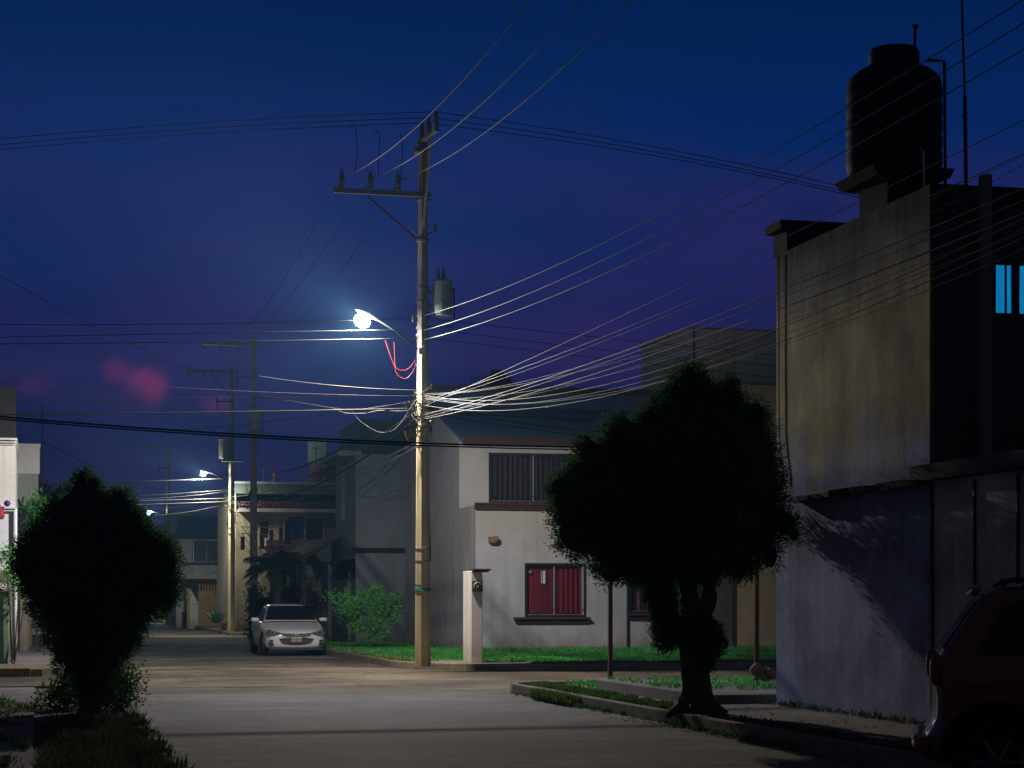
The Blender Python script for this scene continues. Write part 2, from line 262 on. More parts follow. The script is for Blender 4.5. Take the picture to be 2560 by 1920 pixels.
# ------------------------------------------------------------------ mesh helpers
class MB:
    def __init__(s): s.v = []; s.f = []
    def quad(s, a, b, c, d):
        i = len(s.v); s.v += [tuple(a), tuple(b), tuple(c), tuple(d)]; s.f.append((i, i+1, i+2, i+3)); return s
    def tri(s, a, b, c):
        i = len(s.v); s.v += [tuple(a), tuple(b), tuple(c)]; s.f.append((i, i+1, i+2)); return s
    def box(s, x0, x1, y0, y1, z0, z1):
        if x0 > x1: x0, x1 = x1, x0
        if y0 > y1: y0, y1 = y1, y0
        i = len(s.v)
        s.v += [(x0, y0, z0), (x1, y0, z0), (x1, y1, z0), (x0, y1, z0), (x0, y0, z1), (x1, y0, z1), (x1, y1, z1), (x0, y1, z1)]
        for q in ((0, 3, 2, 1), (4, 5, 6, 7), (0, 1, 5, 4), (1, 2, 6, 5), (2, 3, 7, 6), (3, 0, 4, 7)): s.f.append(tuple(i+k for k in q))
        return s
    def bar(s, a, b, w, h=None):      # square bar from a to b
        h = h or w; a = Vector(a); b = Vector(b); d = (b-a).normalized()
        up = Vector((0, 0, 1)) if abs(d.z) < .95 else Vector((1, 0, 0)); r = d.cross(up).normalized(); u = r.cross(d)
        i = len(s.v)
        for p in (a, b):
            for sr, su in ((-1, -1), (1, -1), (1, 1), (-1, 1)): s.v.append(tuple(p+r*sr*w/2+u*su*h/2))
        for q in ((0, 1, 2, 3), (7, 6, 5, 4), (0, 4, 5, 1), (1, 5, 6, 2), (2, 6, 7, 3), (3, 7, 4, 0)): s.f.append(tuple(i+k for k in q))
        return s
    def tube(s, pts, r, n=6, caps=True):
        pts = [Vector(p) for p in pts]; m = len(pts); i0 = len(s.v); rr = r if isinstance(r, (list, tuple)) else [r]*m
        prev = None
        for k, p in enumerate(pts):
            d = (pts[min(k+1, m-1)]-pts[max(k-1, 0)])
            d = d.normalized() if d.length > 1e-9 else Vector((0, 0, 1))
            if prev is None:
                up = Vector((0, 0, 1)) if abs(d.z) < .9 else Vector((1, 0, 0)); a = d.cross(up).normalized()
            else: a = (prev-d*prev.dot(d)).normalized()
            prev = a; b = d.cross(a)
            for j in range(n):
                t = 2*math.pi*j/n; s.v.append(tuple(p+(a*math.cos(t)+b*math.sin(t))*rr[k]))
        for k in range(m-1):
            for j in range(n):
                j2 = (j+1) % n; s.f.append((i0+k*n+j, i0+k*n+j2, i0+(k+1)*n+j2, i0+(k+1)*n+j))
        if caps:
            s.f.append(tuple(i0+j for j in reversed(range(n)))); s.f.append(tuple(i0+(m-1)*n+j for j in range(n)))
        return s
    def lathe(s, c, prof, n=24, axis='z', rot=0):   # prof: (r, h)
        i0 = len(s.v); c = Vector(c)
        for r, h in prof:
            for j in range(n):
                t = 2*math.pi*j/n+rot; p = (r*math.cos(t), r*math.sin(t), h)
                if axis == 'x': p = (p[2], p[0], p[1])
                if axis == 'y': p = (p[0], p[2], p[1])
                s.v.append(tuple(c+Vector(p)))
        m = len(prof)
        for k in range(m-1):
            for j in range(n):
                j2 = (j+1) % n; s.f.append((i0+k*n+j, i0+k*n+j2, i0+(k+1)*n+j2, i0+(k+1)*n+j))
        s.f.append(tuple(i0+j for j in reversed(range(n)))); s.f.append(tuple(i0+(m-1)*n+j for j in range(n)))
        return s
    def prism(s, poly, z0, z1):       # polygon in x,y (ccw)
        i = len(s.v); n = len(poly)
        s.v += [(p[0], p[1], z0) for p in poly]+[(p[0], p[1], z1) for p in poly]
        s.f.append(tuple(i+k for k in reversed(range(n)))); s.f.append(tuple(i+n+k for k in range(n)))
        for k in range(n): s.f.append((i+k, i+(k+1) % n, i+n+(k+1) % n, i+n+k))
        return s
    def arrays(s, V, Fc):
        i = len(s.v); s.v += [tuple(p) for p in V]; s.f += [tuple(int(q)+i for q in f) for f in Fc]; return s
    def wall(s, ax, c, a0, a1, z0, z1, holes=(), depth=.12, sgn=-1):
        """wall face on plane ax=c (ax 'y': runs in x; 'x': runs in y) with openings and their reveals; sgn = outward side"""
        A_ = sorted({a0, a1} | {h[0] for h in holes} | {h[1] for h in holes}); Z_ = sorted({z0, z1} | {h[2] for h in holes} | {h[3] for h in holes})
        P = (lambda a, z, d=0: (a, c-sgn*d, z)) if ax == 'y' else (lambda a, z, d=0: (c-sgn*d, a, z))
        for i in range(len(A_)-1):
            for j in range(len(Z_)-1):
                am, zm = (A_[i]+A_[i+1])/2, (Z_[j]+Z_[j+1])/2
                if any(h[0] < am < h[1] and h[2] < zm < h[3] for h in holes): continue
                s.quad(P(A_[i], Z_[j]), P(A_[i+1], Z_[j]), P(A_[i+1], Z_[j+1]), P(A_[i], Z_[j+1]))
        for h in holes:
            b0, b1, y0, y1 = h[:4]
            for (p, q) in (((b0, y0), (b1, y0)), ((b1, y0), (b1, y1)), ((b1, y1), (b0, y1)), ((b0, y1), (b0, y0))):
                s.quad(P(*p), P(*q), P(q[0], q[1], depth), P(p[0], p[1], depth))
        return s
ORG = {}
def build(mb, name, m, parent=None, smooth=False, bevel=0, origin=None, merge=False, subsurf=0):
    o_ = ORG[parent.name] if parent is not None else (Vector(origin) if origin is not None else None)
    V = np.array(mb.v, dtype=np.float64)
    if o_ is None:
        o_ = Vector(((V[:, 0].min()+V[:, 0].max())/2, (V[:, 1].min()+V[:, 1].max())/2, V[:, 2].min()))
    V = V-np.array(o_)
    me = bpy.data.meshes.new(name); me.from_pydata(V.tolist(), [], mb.f); me.update()
    me.materials.append(M[m])
    if merge:
        import bmesh
        bm = bmesh.new(); bm.from_mesh(me); bmesh.ops.remove_doubles(bm, verts=bm.verts, dist=.0005); bmesh.ops.recalc_face_normals(bm, faces=bm.faces); bm.to_mesh(me); bm.free()
    if smooth: me.polygons.foreach_set('use_smooth', [True]*len(me.polygons))
    ob = bpy.data.objects.new(name, me); C.objects.link(ob); ORG[ob.name] = o_
    if parent is not None: ob.parent = parent
    else: ob.location = o_
    if subsurf:
        q = ob.modifiers.new('s', 'SUBSURF'); q.levels = q.render_levels = subsurf
    if bevel:
        q = ob.modifiers.new('b', 'BEVEL'); q.width = bevel; q.segments = 2; q.limit_method = 'ANGLE'; q.angle_limit = math.radians(40)
    return ob
def tag(o, label=None, cat=None, group=None, kind=None):
    if label: o['label'] = label
    if cat: o['category'] = cat
    if group: o['group'] = group
    if kind: o['kind'] = kind
    return o
def thing(name, loc, label, cat, group=None):
    o = bpy.data.objects.new(name, None); C.objects.link(o); o.location = loc; o.empty_display_size = .2; ORG[o.name] = Vector(loc)
    return tag(o, label, cat, group)
def struct(mb, name, m, **kw): return tag(build(mb, name, m, **kw), kind='structure')
def arc(cx, cy, r, a0, a1, n=8): return [(cx+r*math.cos(math.radians(a0+(a1-a0)*i/n)), cy+r*math.sin(math.radians(a0+(a1-a0)*i/n))) for i in range(n+1)]
# ------------------------------------------------------------------ setting: ground, road, pavements
struct(MB().box(-400, 500, -60, 900, -.5, -.05), 'ground', 'soil', origin=(0, 0, 0))
struct(MB().box(-60, 90, -20, 420, -.045, 0), 'road', 'road', origin=(0, 0, 0))
KB = .15
def block(poly, m, z=KB): struct(MB().prism(poly, -.02, z), 'pavement', m, origin=(0, 0, 0))
def kerb(pts, w=.15, z=KB+.015, nm='kerb'):
    mb = MB(); n = len(pts); P = [Vector((p[0], p[1], 0)) for p in pts]
    ins = []
    for i, p in enumerate(P):
        d = (P[min(i+1, n-1)]-P[max(i-1, 0)]).normalized(); ins.append(p+Vector((d.y, -d.x, 0))*w)
    for i in range(n-1):
        a, b, c_, d_ = P[i], P[i+1], ins[i+1], ins[i]
        i0 = len(mb.v)
        for zz in (0.001, z+random.uniform(-.004, .004)):
            for q in (a, b, c_, d_): mb.v.append((q.x, q.y, zz))
        for q in ((4, 5, 6, 7), (0, 1, 5, 4), (3, 7, 6, 2), (0, 4, 7, 3), (1, 2, 6, 5)): mb.f.append(tuple(i0+k for k in q))
    return struct(mb, nm, 'kerb_stone', origin=(0, 0, 0), merge=False, bevel=.012)
def seg(p, q, step=1.4):
    n = max(1, int(math.dist(p, q)/step)); return [(p[0]+(q[0]-p[0])*i/n, p[1]+(q[1]-p[1])*i/n) for i in range(n+1)]
# right near block (kerb 7.9, ends 34.2): verge with the conifer, pavement, raised corner
block([(8.02, -8), (60, -8), (60, 34.05), (8.7, 34.05), (8.02, 33.3)], 'pavement', .12)
kerb(seg((7.9, -8), (7.9, 33.3))+[(8.0, 33.9), (8.3, 34.15)]+seg((8.5, 34.2), (13, 34.2)))
struct(MB().box(8.45, 10.2, -8, 26.15, .10, .17), 'pavement', 'pavement', origin=(0, 0, 0))
struct(MB().box(9.0, 40, 26.2, 31.9, .10, .29), 'pavement', 'pavement', origin=(0, 0, 0), bevel=.02)
struct(MB().box(8.06, 8.43, 0, 32.6, .11, .135), 'verge', 'soil', origin=(0, 0, 0))
# right middle block with its rounded corner at the pole
cor = [(8.15, 80)]+[(8.15, 48.2)]+arc(11.2, 46.55, 3.05, 180, 270, 10)[1:]+[(60, 43.5)]
block([(60, 80)]+[(x+.1, y+.1) for x, y in cor], 'soil', .13)
kerb(seg((60, 43.5), (11.4, 43.5), 1.6)+[p for p in reversed(arc(11.2, 46.55, 3.05, 180, 270, 10))][1:]+seg((8.15, 48), (8.15, 80), 1.6))
struct(MB().prism([(8.5, 46.2), (8.9, 44.6), (10.2, 43.75), (11.6, 43.72), (10.7, 45.2), (9.9, 46.6), (9.3, 47.6)], .12, .165), 'pavement', 'pavement', origin=(0, 0, 0))
# far right block, left blocks
block([(8.6, 300), (8.6, 90.6), (9.6, 89.4), (60, 89.4), (60, 300)], 'pavement')
kerb(seg((60, 89.2), (9.6, 89.2), 2)+[(8.9, 89.5), (8.5, 90.3)]+seg((8.45, 91), (8.45, 300), 6))
block([(-40, -8), (1.1, -8), (1.1, 34.0), (.6, 34.4), (-40, 34.4)], 'soil', .12)
kerb(list(reversed(seg((1.25, -8), (1.25, 33.8), 1.5)+[(1.1, 34.3), (.7, 34.55)]+seg((.5, 34.55), (-14, 34.55), 2))), nm='kerb')
struct(MB().box(-1.3, -.05, 0, 34.2, .10, .15), 'footpath', 'pavement', origin=(0, 0, 0))
block([(-40, 43.1), (-.1, 43.1), (.3, 43.5), (.3, 79), (-40, 79)], 'pavement')
yk = MB()
for i in range(9): yk.box(-.15-1.45*(i+1)+.01, -.15-1.45*i, 42.93, 43.12, 0, KB+random.uniform(.012, .03))
yk.box(-.14, .1, 42.98, 43.12, 0, KB+.01)
tag(build(yk, 'kerb', 'yellow_paint', bevel=.012, origin=(0, 0, 0)), kind='structure')
kerb(list(reversed(seg((.45, 43.6), (.45, 79), 2))), nm='kerb')
block([(-40, 87), (.3, 87), (.3, 300), (-40, 300)], 'pavement')
# joints across the far pavement/road: drain covers
g = MB()
for k in range(12): g.box(3.30+k*.09, 3.36+k*.09, 36.75, 37.0, .003, .010)
tag(build(g, 'storm_drain', 'black_metal'), 'slotted iron drain set flush in the road left of the junction', 'drain')
# ------------------------------------------------------------------ haze
hz = MB().box(-70, 95, -12, 330, -1.4, 16.5)
mh = bpy.data.materials.new('haze'); mh.use_nodes = True; n = mh.node_tree.nodes; n.clear()
pv = n.new('ShaderNodeVolumePrincipled'); pv.inputs['Color'].default_value = (.22, .55, 1, 1); pv.inputs['Density'].default_value = HAZE; pv.inputs['Anisotropy'].default_value = .0
oo = n.new('ShaderNodeOutputMaterial'); mh.node_tree.links.new(pv.outputs[0], oo.inputs['Volume']); M['haze'] = mh
if HAZE > 0: tag(build(hz, 'haze', 'haze', origin=(0, 0, 0)), kind='stuff')
# ------------------------------------------------------------------ buildings
def window(par, ax, c, a0, a1, z0, z1, d=.12, sgn=-1, frame='alu', bars=0, curtain='curtain_grey', mull=(.5,), pane='pane_clear', barmat='black_metal', scroll=False, name='window', bw=.008, off=.03):
    P = lambda a, z, q: (a, c-sgn*q, z) if ax == 'y' else (c-sgn*q, a, z)
    def bx(mb, b0, b1, y0, y1, q0, q1):
        p, r = P(b0, y0, q0), P(b1, y1, q1); mb.box(p[0], r[0], p[1], r[1], p[2], r[2])
    mb = MB(); t = .05; q0, q1 = d-.06, d-.02
    bx(mb, a0+.002, a1-.002, z0+.002, z0+t, q0, q1); bx(mb, a0+.002, a1-.002, z1-t, z1-.002, q0, q1)
    bx(mb, a0+.002, a0+t, z0+t, z1-t, q0, q1); bx(mb, a1-t, a1-.002, z0+t, z1-t, q0, q1)
    for m_ in mull:
        x = a0+(a1-a0)*m_; bx(mb, x-.03, x+.03, z0+t, z1-t, q0-.003, q1)
    w = build(mb, name, frame, par)
    g_ = MB(); p = [P(a0+t, z0+t, d-.035), P(a1-t, z0+t, d-.035), P(a1-t, z1-t, d-.035), P(a0+t, z1-t, d-.035)]; g_.quad(*p); build(g_, 'pane', pane, w)
    cu = MB(); nf = 60     # folded curtain
    for k in range(nf):
        u0, u1 = a0+.01+(a1-a0-.02)*k/nf, a0+.01+(a1-a0-.02)*(k+1)/nf; f = lambda u: d+.05+.022*math.sin(u*42)+.012*math.sin(u*91+1)
        cu.quad(P(u0, z0+.01, f(u0)), P(u1, z0+.01, f(u1)), P(u1, z1-.01, f(u1)), P(u0, z1-.01, f(u0)))
    build(cu, 'curtain', curtain, w)
    if bars:
        b = MB(); e = off
        bx(b, a0-.02, a1+.02, z1-.03, z1+.015, -e-.02, -e); bx(b, a0-.02, a1+.02, z0-.015, z0+.03, -e-.02, -e)
        bx(b, a0-.04, a0, z0-.02, z1+.02, -e-.025, .0-.002); bx(b, a1, a1+.04, z0-.02, z1+.02, -e-.025, -.002)
        bx(b, a0, a1, z0+(z1-z0)*.13, z0+(z1-z0)*.13+.02, -e-.017, -e-.003)
        for k in range(1, bars):
            x = a0+(a1-a0)*k/bars; bx(b, x-bw, x+bw, z0+.03, z1-.03, -e-.018, -e-.002)
        if scroll:
            for (cx, cz, r0) in ((a1-.12, z1-.14, .10), (a1-.12, z1-.36, .08), (a1-.34, z1-.12, .08)):
                pts = [P(cx+r0*(1-i/30)*math.cos(i*.42), cz+r0*(1-i/30)*math.sin(i*.42), -e-.02) for i in range(26)]; b.tube(pts, .008, 5)
            b.tube([P(a1-.45, z1-.02, -e-.02), P(a1-.2, z1-.2, -e-.02), P(a1-.02, z1-.5, -e-.02)], .008, 5)
        build(b, 'bars', barmat, w)
    return w
def shell(mb, x0, x1, y0, y1, z0, z1, skip=''):    # plain faces of a volume: l,r,f,b,t
    if 'l' not in skip: mb.quad((x0, y0, z0), (x0, y1, z0), (x0, y1, z1), (x0, y0, z1))
    if 'r' not in skip: mb.quad((x1, y0, z0), (x1, y1, z0), (x1, y1, z1), (x1, y0, z1))
    if 'f' not in skip: mb.quad((x0, y0, z0), (x1, y0, z0), (x1, y0, z1), (x0, y0, z1))
    if 'b' not in skip: mb.quad((x0, y1, z0), (x1, y1, z0), (x1, y1, z1), (x0, y1, z1))
    if 't' not in skip: mb.quad((x0, y0, z1), (x1, y0, z1), (x1, y1, z1), (x0, y1, z1))
    return mb
# ---- main corner house
HX, HY, HX1 = 11.7, 53.7, 17.1; UY = 55.9; HX2 = 19.45
h = thing('house', (14, HY, KB), 'white two storey corner house with a mono pitch roof, brown ledge and red curtained window', 'house')
wx0, _, wz1 = onY(1315, 1409, HY); wx1, _, wz0 = onY(1459, 1540, HY)          # lower window
vx0 = onY(1571, 0, HY)[0]; vx1 = HX1-.15; _, _, vz1 = onY(1571, 1436, HY); _, _, vz0 = onY(1571, 1531, HY)
zl = onY(1190, 1262, HY)[2]
ux0, _, uz1 = onY(1225, 1133, UY); ux1, _, uz0 = onY(1441, 1258, UY)
ze = onY(1160, 1108, UY)[2]
mb = MB(); mb.wall('y', HY, HX, HX1, 0, zl, [(wx0, wx1, wz0, wz1), (vx0+.05, vx1, vz0, vz1)])
shell(mb, HX, HX1, HY, 61, 0, zl, 'fbt'); mb.quad((HX, HY, zl), (HX1, HY, zl), (HX1, UY, zl), (HX, UY, zl))
build(mb, 'lower_wall', 'stucco_white', h)
mb = MB(); mb.wall('y', UY, HX, HX2, zl-.3, ze+.1, [(ux0, ux1, uz0, uz1)])
zr1 = 7.45; YR = 60.6
sl = (zr1-ze)/(YR-UY)
mb.v += [(HX, UY, zl), (HX, YR, zl), (HX, YR, zr1+.13), (HX, UY, ze+.13)]; i = len(mb.v); mb.f.append((i-4, i-3, i-2, i-1))
mb.v += [(HX2, UY, zl), (HX2, YR, zl), (HX2, YR, zr1), (HX2, UY, ze)]; i = len(mb.v); mb.f.append((i-4, i-3, i-2, i-1))
mb.box(HX+.003, HX2, YR+.01, 64.6, 0, 6.62)
build(mb, 'upper_wall', 'stucco_white', h)
def slab6(mb, P):
    i = len(mb.v); mb.v += [tuple(p) for p in P]
    for q in ((0, 1, 2, 3), (4, 7, 6, 5), (0, 4, 5, 1), (1, 5, 6, 2), (2, 6, 7, 3), (3, 7, 4, 0)): mb.f.append(tuple(i+k for k in q))
    return mb
EY = UY-.33; zf = onY(1160, 1108, EY)[2]; xe = onY(1158, 0, EY)[0]
rf = build(slab6(MB(), [(HX+.006, EY+.03, zf+.16), (HX2, EY+.03, zf+.16), (HX2, YR, zr1+.14), (HX+.006, YR, zr1+.14), (HX+.006, EY+.03, zf+.03), (HX2, EY+.03, zf+.03), (HX2, YR, zr1), (HX+.006, YR, zr1)]), 'roof', 'roof_blue', h)
build(MB().box(xe, HX2, EY-.03, EY+.027, zf, zf+.175), 'fascia', 'brick_brown', rf)
zb = onY(1069, 963, YR)[2]; xb = onY(1066, 0, YR)[0]
bw = build(MB().box(xb, HX2+.2, YR+.003, YR+3, zr1-.2, zb-.06), 'back_wall', 'roof_blue', h)
build(MB().box(xb-.05, HX2+.3, YR-.12, YR+.2, zb-.15, zb+.02), 'cornice', 'brick_brown', bw)
window(h, 'y', HY, wx0, wx1, wz0, wz1, frame='alu', bars=12, curtain='curtain_red')
window(h, 'y', HY, vx0+.05, vx1, vz0, vz1, frame='alu', bars=8, curtain='curtain_red', mull=(.33,), name='window')
window(h, 'y', UY, ux0, ux1, uz0, uz1, frame='alu', bars=17, curtain='curtain_grey', scroll=True)
def sill(x0, x1, z, Y, par, hgt=.15, d=.22):
    mb = MB().box(x0, x1, Y-d*.6, Y-.003, z-hgt, z-hgt*.45); mb.box(x0-.05, x1+.05, Y-d, Y-.004, z-hgt*.45+.001, z)
    return build(mb, 'sill', 'brick_brown', par, bevel=.02)
sill(wx0-.32, wx1+.1, wz0-.03, HY, h); sill(vx0-.02, vx1+.1, vz0-.03, HY, h)
mb = MB()
for k, (zz, dd) in enumerate(((0, .13), (.06, .17), (.12, .22))): mb.box(HX-.02+.004*k, HX2-.5, HY-dd, UY-2.1, zl-.12+zz+.002, zl-.12+zz+.056)
build(mb, 'ledge', 'brick_brown', h)
# window reflection put in as a pale sheet; sticker hanging in the lower window
c1 = onY(1362, 1500, HY); 
build(MB().box(onY(1354, 0, HY)[0], onY(1365, 0, HY)[0], HY+.06, HY+.064, onY(1360, 1459, HY)[2], onY(1360, 1427, HY)[2]), 'reflection_sheet', 'white_paint', h)
build(MB().box(onY(1323, 0, HY)[0], onY(1332, 0, HY)[0], HY+.06, HY+.064, onY(1330, 1432, HY)[2], onY(1360, 1427, HY)[2]), 'sticker', 'pink_slab', h)
x, y, z = onY(1230, 1351, HY); mb = MB().box(x-.11, x+.1, HY-.22, HY-.004, z-.07, z+.10); mb.box(x+.03, x+.13, HY-.27, HY-.12, z-.02, z+.11)
build(mb, 'wall_lamp', 'wood_ochre', h, bevel=.02)
x = onY(1568, 0, HY)[0]; build(MB().tube([(x, HY-.05, .1), (x, HY-.05, zl-.05)], .035, 8), 'drain_pipe', 'black_metal', h)
# damp stain is in the plaster; vertical joint between house and neighbour
# ---- brown neighbour, cream wall, rear tower
h = thing('house', (18.3, 57, KB), 'dark brown unlit house front set back behind the conifer, right of the corner house', 'house')
mb = MB().box(HX1+.01, 19.75, 55.4, 55.88, 0, zl-.01); build(mb, 'wall', 'stucco_dull', h)
build(MB().box(17.6, 18.5, 55.33, 55.39, .1, 2.3), 'door', 'wood_brown', h)
h = thing('house', (24, 55.6, KB), 'tall cream rendered house between the dark brown front and the weathered building', 'house')
zc = onY(1890, 962, 55.6)[2]
mb = MB(); mb.box(19.8, 34, 55.6, 62, 0, zc); build(mb, 'wall', 'stucco_tan', h)
build(MB().box(19.72, 34, 55.5, 55.8, zc+.002, zc+.06), 'coping', 'stucco_dull', h)
mb = MB()
for yy in (1083, 1093, 1099):
    z = onY(1930, yy, 55.5)[2]; mb.tube([(20, 55.5, z), (27, 55.5, z+.03)], .02, 5)
build(mb, 'pipe', 'black_metal', h)
TY = 58.0; tx = onY(1720, 0, TY)[0]; zt = 9.86; ty2 = onX(1603, 0, tx)[1]
h = thing('roof_tower', (tx+3, TY+2, 8), 'blue grey rooftop volume with pale translucent sheets, above the big conifer', 'building')
build(MB().box(tx, tx+10, TY, ty2, 6.0, zt), 'wall', 'stucco_grey', h)
build(MB().box(tx-.03, tx+10, TY-.03, ty2+.03, zt+.002, zt+.05), 'coping', 'stucco_dull', h)
mb = MB(); xa, xb_ = onY(1742, 0, TY)[0], onY(1828, 0, TY)[0]; nn = 11
for k in range(nn):
    u = xa+(xb_-xa)*k/(nn-1); zz = onY(1780, 975, TY)[2]; z1 = onY(1780, 905-6*k, TY)[2]; mb.box(u, u+.085, TY-.05, TY-.004, zz, z1)
build(mb, 'translucent_sheet', 'poly_sheet', h)
build(MB().tube([(tx+.18, TY-.03, 8.3), (tx+.18, TY-.03, zt-.02)], .02, 5), 'pipe', 'black_metal', h)
# tank on the roof behind the corner house
x, y, z = onY(1243, 972, 66); h = thing('water_tank', (x, y, z-1), 'small dark domed water tank behind the corner house ridge', 'water tank')
build(MB().lathe((x, y, z-1), [(.62, 0), (.62, .75), (.58, 1.1), (.42, 1.4), (.22, 1.5), (.22, 1.62), (.05, 1.64)], 24), 'tank_body', 'tank_black', h, smooth=True)
build(MB().tube([(x-.9, y, z-.6), (x-.9, y, z+.35), (x-.4, y, z+.38)], .02, 6), 'pipe', 'black_metal', h)
# ---- grey neighbour beyond the corner house
NY = 66.4; nx = onY(889, 0, NY)[0]; zn = onY(950, 1135, NY)[2]; zd = onY(950, 1372, NY)[2]
h = thing('house', (12, NY, KB), 'blue grey blank walled house behind the pale utility pole, with a thin dark ledge', 'house')
SX = nx                                  # street-facing wall from NY to 80
mb = MB(); mb.quad((nx, NY, 0), (12.6, NY, 0), (12.6, NY, zd), (nx, NY, zd)); mb.quad((nx, NY+.12, zd), (12.6, NY+.12, zd), (12.6, NY+.12, zn), (nx, NY+.12, zn)); mb.quad((nx, NY, zd), (12.6, NY, zd), (12.6, NY+.12, zd), (nx, NY+.12, zd))
holes = [(NY+2.2, NY+3.3, 4.4, 6.4), (NY+1.0, NY+1.7, .2, 2.6), (NY+5.4, NY+6.6, .2, 3), (NY+8, NY+9.2, .2, 3)]
mb.wall('x', SX, NY, NY+4.6, zd-1, zn, [holes[0]], .2); mb.wall('x', SX, NY, 79.5, 0, zd-1, holes[1:], .2)
mb.quad((nx, NY+.12, zn), (12.6, NY+.12, zn), (12.6, 79, zn), (nx, 79, zn)); mb.quad((nx, NY+4.6, zd-1), (nx+8, NY+4.6, zd-1), (nx+8, NY+4.6, zn), (nx, NY+4.6, zn)); mb.quad((nx, 79.5, 0), (20, 79.5, 0), (20, 79.5, 4), (nx, 79.5, 4))
build(mb, 'wall', 'stucco_grey', h)
build(MB().box(nx-.1, onY(1010, 0, NY)[0], NY-.14, NY+.11, zd-.12, zd+.03), 'ledge', 'tank_black', h)
for q in holes: build(MB().quad((SX+.2, q[0], q[2]), (SX+.2, q[1], q[2]), (SX+.2, q[1], q[3]), (SX+.2, q[0], q[3])), 'shutter', 'wood_brown', h)
build(MB().box(SX-.55, SX+.25, NY+.3, NY+4.8, zn-.05, zn+.12), 'eave', 'stucco_cream', h)
aw = build(slab6(MB(), [(SX-1.5, 69.5, 3.0), (SX, 69.5, 3.9), (SX, 79.4, 3.9), (SX-1.5, 79.4, 3.0), (SX-1.5, 69.5, 2.9), (SX, 69.5, 3.8), (SX, 79.4, 3.8), (SX-1.5, 79.4, 2.9)]), 'awning', 'brick_brown', h)
for yy in (69.8, 72.6, 75.6, 79.0): build(MB().box(SX-1.42, SX-1.2, yy, yy+.25, .1, 2.95), 'column', 'wood_brown', h)
mb = MB().box(SX-1.4, SX-1.1, NY+.8, 69.5, .1, 1.0); build(mb, 'low_wall', 'stucco_dark', h)
# teal parapet volume behind
x0, _, z0 = onY(900, 1053, 71); x1 = onY(1045, 0, 71)[0]
h = thing('rooftop_room', (x0+1.5, 71, 5), 'dark green flat rooftop room left of the utility pole, above the blue grey house', 'building')
mb = MB().box(x0, x1+1, 71, 76, zn+.01, z0); mb.prism([(x0-.32, 71.02), (x0, 71.02), (x0, 75.9), (x0-.32, 75.9)], zn+.01, zn+.75); build(mb, 'wall', 'stucco_teal', h)
build(MB().box(x0-.05, x1+1, 70.95, 76.05, z0+.002, z0+.07), 'coping', 'stucco_dark', h)
# ---- balcony house across the second side street
BY = 92.0
def bx_(x): return onY(x, 0, BY)[0]
def bz_(y): return onY(740, y, BY)[2]
bl, br = bx_(590), bx_(905)
h = thing('house', ((bl+br)/2, BY, KB), 'cream house with a red tiled upper roof, blue door and iron railed balcony', 'house')
holes = [(bx_(718), bx_(761), bz_(1350), bz_(1291)), (bx_(767), bx_(808), bz_(1350), bz_(1296)), (bx_(650), bx_(672), bz_(1345), bz_(1305))]
mb = MB(); mb.wall('y', BY, bl, br, 0, bz_(1275), holes, .2); shell(mb, bl, br, BY, 101.6, 0, bz_(1236), 'fb'); build(mb, 'wall', 'stucco_cream', h)
build(MB().box(bl+.003, br, BY+1.3, 101.5, bz_(1238), bz_(1206)), 'parapet', 'stucco_dark', h)
for q in holes[1:]: build(MB().quad((q[0], BY+.2, q[2]), (q[1], BY+.2, q[2]), (q[1], BY+.2, q[3]), (q[0], BY+.2, q[3])), 'window', 'curtain_grey', h)
q = holes[0]
build(MB().box(q[0], q[1], BY+.12, BY+.2, q[2], q[3]), 'door', 'blue_door', h)
build(MB().box(bl+.1, br, BY-.28, BY-.003, bz_(1281), bz_(1272)), 'ledge', 'white_paint', h)
mb = slab6(MB(), [(bl+.1, BY-.25, bz_(1271)), (br, BY-.25, bz_(1271)), (br, BY+1.28, bz_(1234)), (bl+.1, BY+1.28, bz_(1234)), (bl+.1, BY-.25, bz_(1271)-.02), (br, BY-.25, bz_(1271)-.02), (br, BY+1.28, bz_(1234)-.2), (bl+.1, BY+1.28, bz_(1234)-.2)])
rf = build(mb, 'roof', 'tile_red', h)
mb = MB()
for k in range(40):
    u = bl+.15+k*(br-bl-.2)/40; mb.tube([(u, BY-.24, bz_(1271)+.02), (u, BY+1.25, bz_(1234)+.02)], .05, 6)
build(mb, 'roof_tiles', 'tile_red', rf)
build(MB().box(bl-.05, br, BY+1.22, BY+1.295, bz_(1207), bz_(1201)), 'coping', 'stucco_grey', h)
zs = bz_(1352); bs = build(MB().box(bx_(655), bx_(850), BY-1.6, BY-.004, zs-.28, zs-.02), 'balcony', 'pink_slab', h)
mb = MB(); ys = BY-1.55; xa, xb_ = onY(727, 0, ys)[0], onY(842, 0, ys)[0]; zt_, zb_ = onY(780, 1318, ys)[2], onY(780, 1362, ys)[2]
mb.bar((xa, ys, zt_), (xb_, ys, zt_), .05); mb.bar((xa, ys, zb_+.1), (xb_, ys, zb_+.1), .04); mb.bar((xa, ys, zb_+.35), (xb_, ys, zb_+.35), .03)
for k in range(13):
    u = xa+(xb_-xa)*k/12; mb.bar((u, ys, zb_), (u, ys, zt_), .03)
for cx in (.22, .5): mb.tube([(xa+(xb_-xa)*cx+.25*math.cos(t*.4), ys, zb_+.6+.25*math.sin(t*.4)) for t in range(16)], .02, 5)
build(mb, 'railing', 'black_metal', bs)
mb = MB(); xa = onY(716, 0, ys)[0]
mb.box(xa-.1, xa+.2, ys-.1, ys+.2, zb_, zt_+.25)
for k in range(6): mb.box(xa-.3-k*.42, xa-.12-k*.42, ys+.3+k*.12, ys+.36+k*.12, zb_-.15-k*.02, zt_-.02-k*.10)
build(mb, 'privacy_boards', 'wood_brown', bs)
mb = MB()
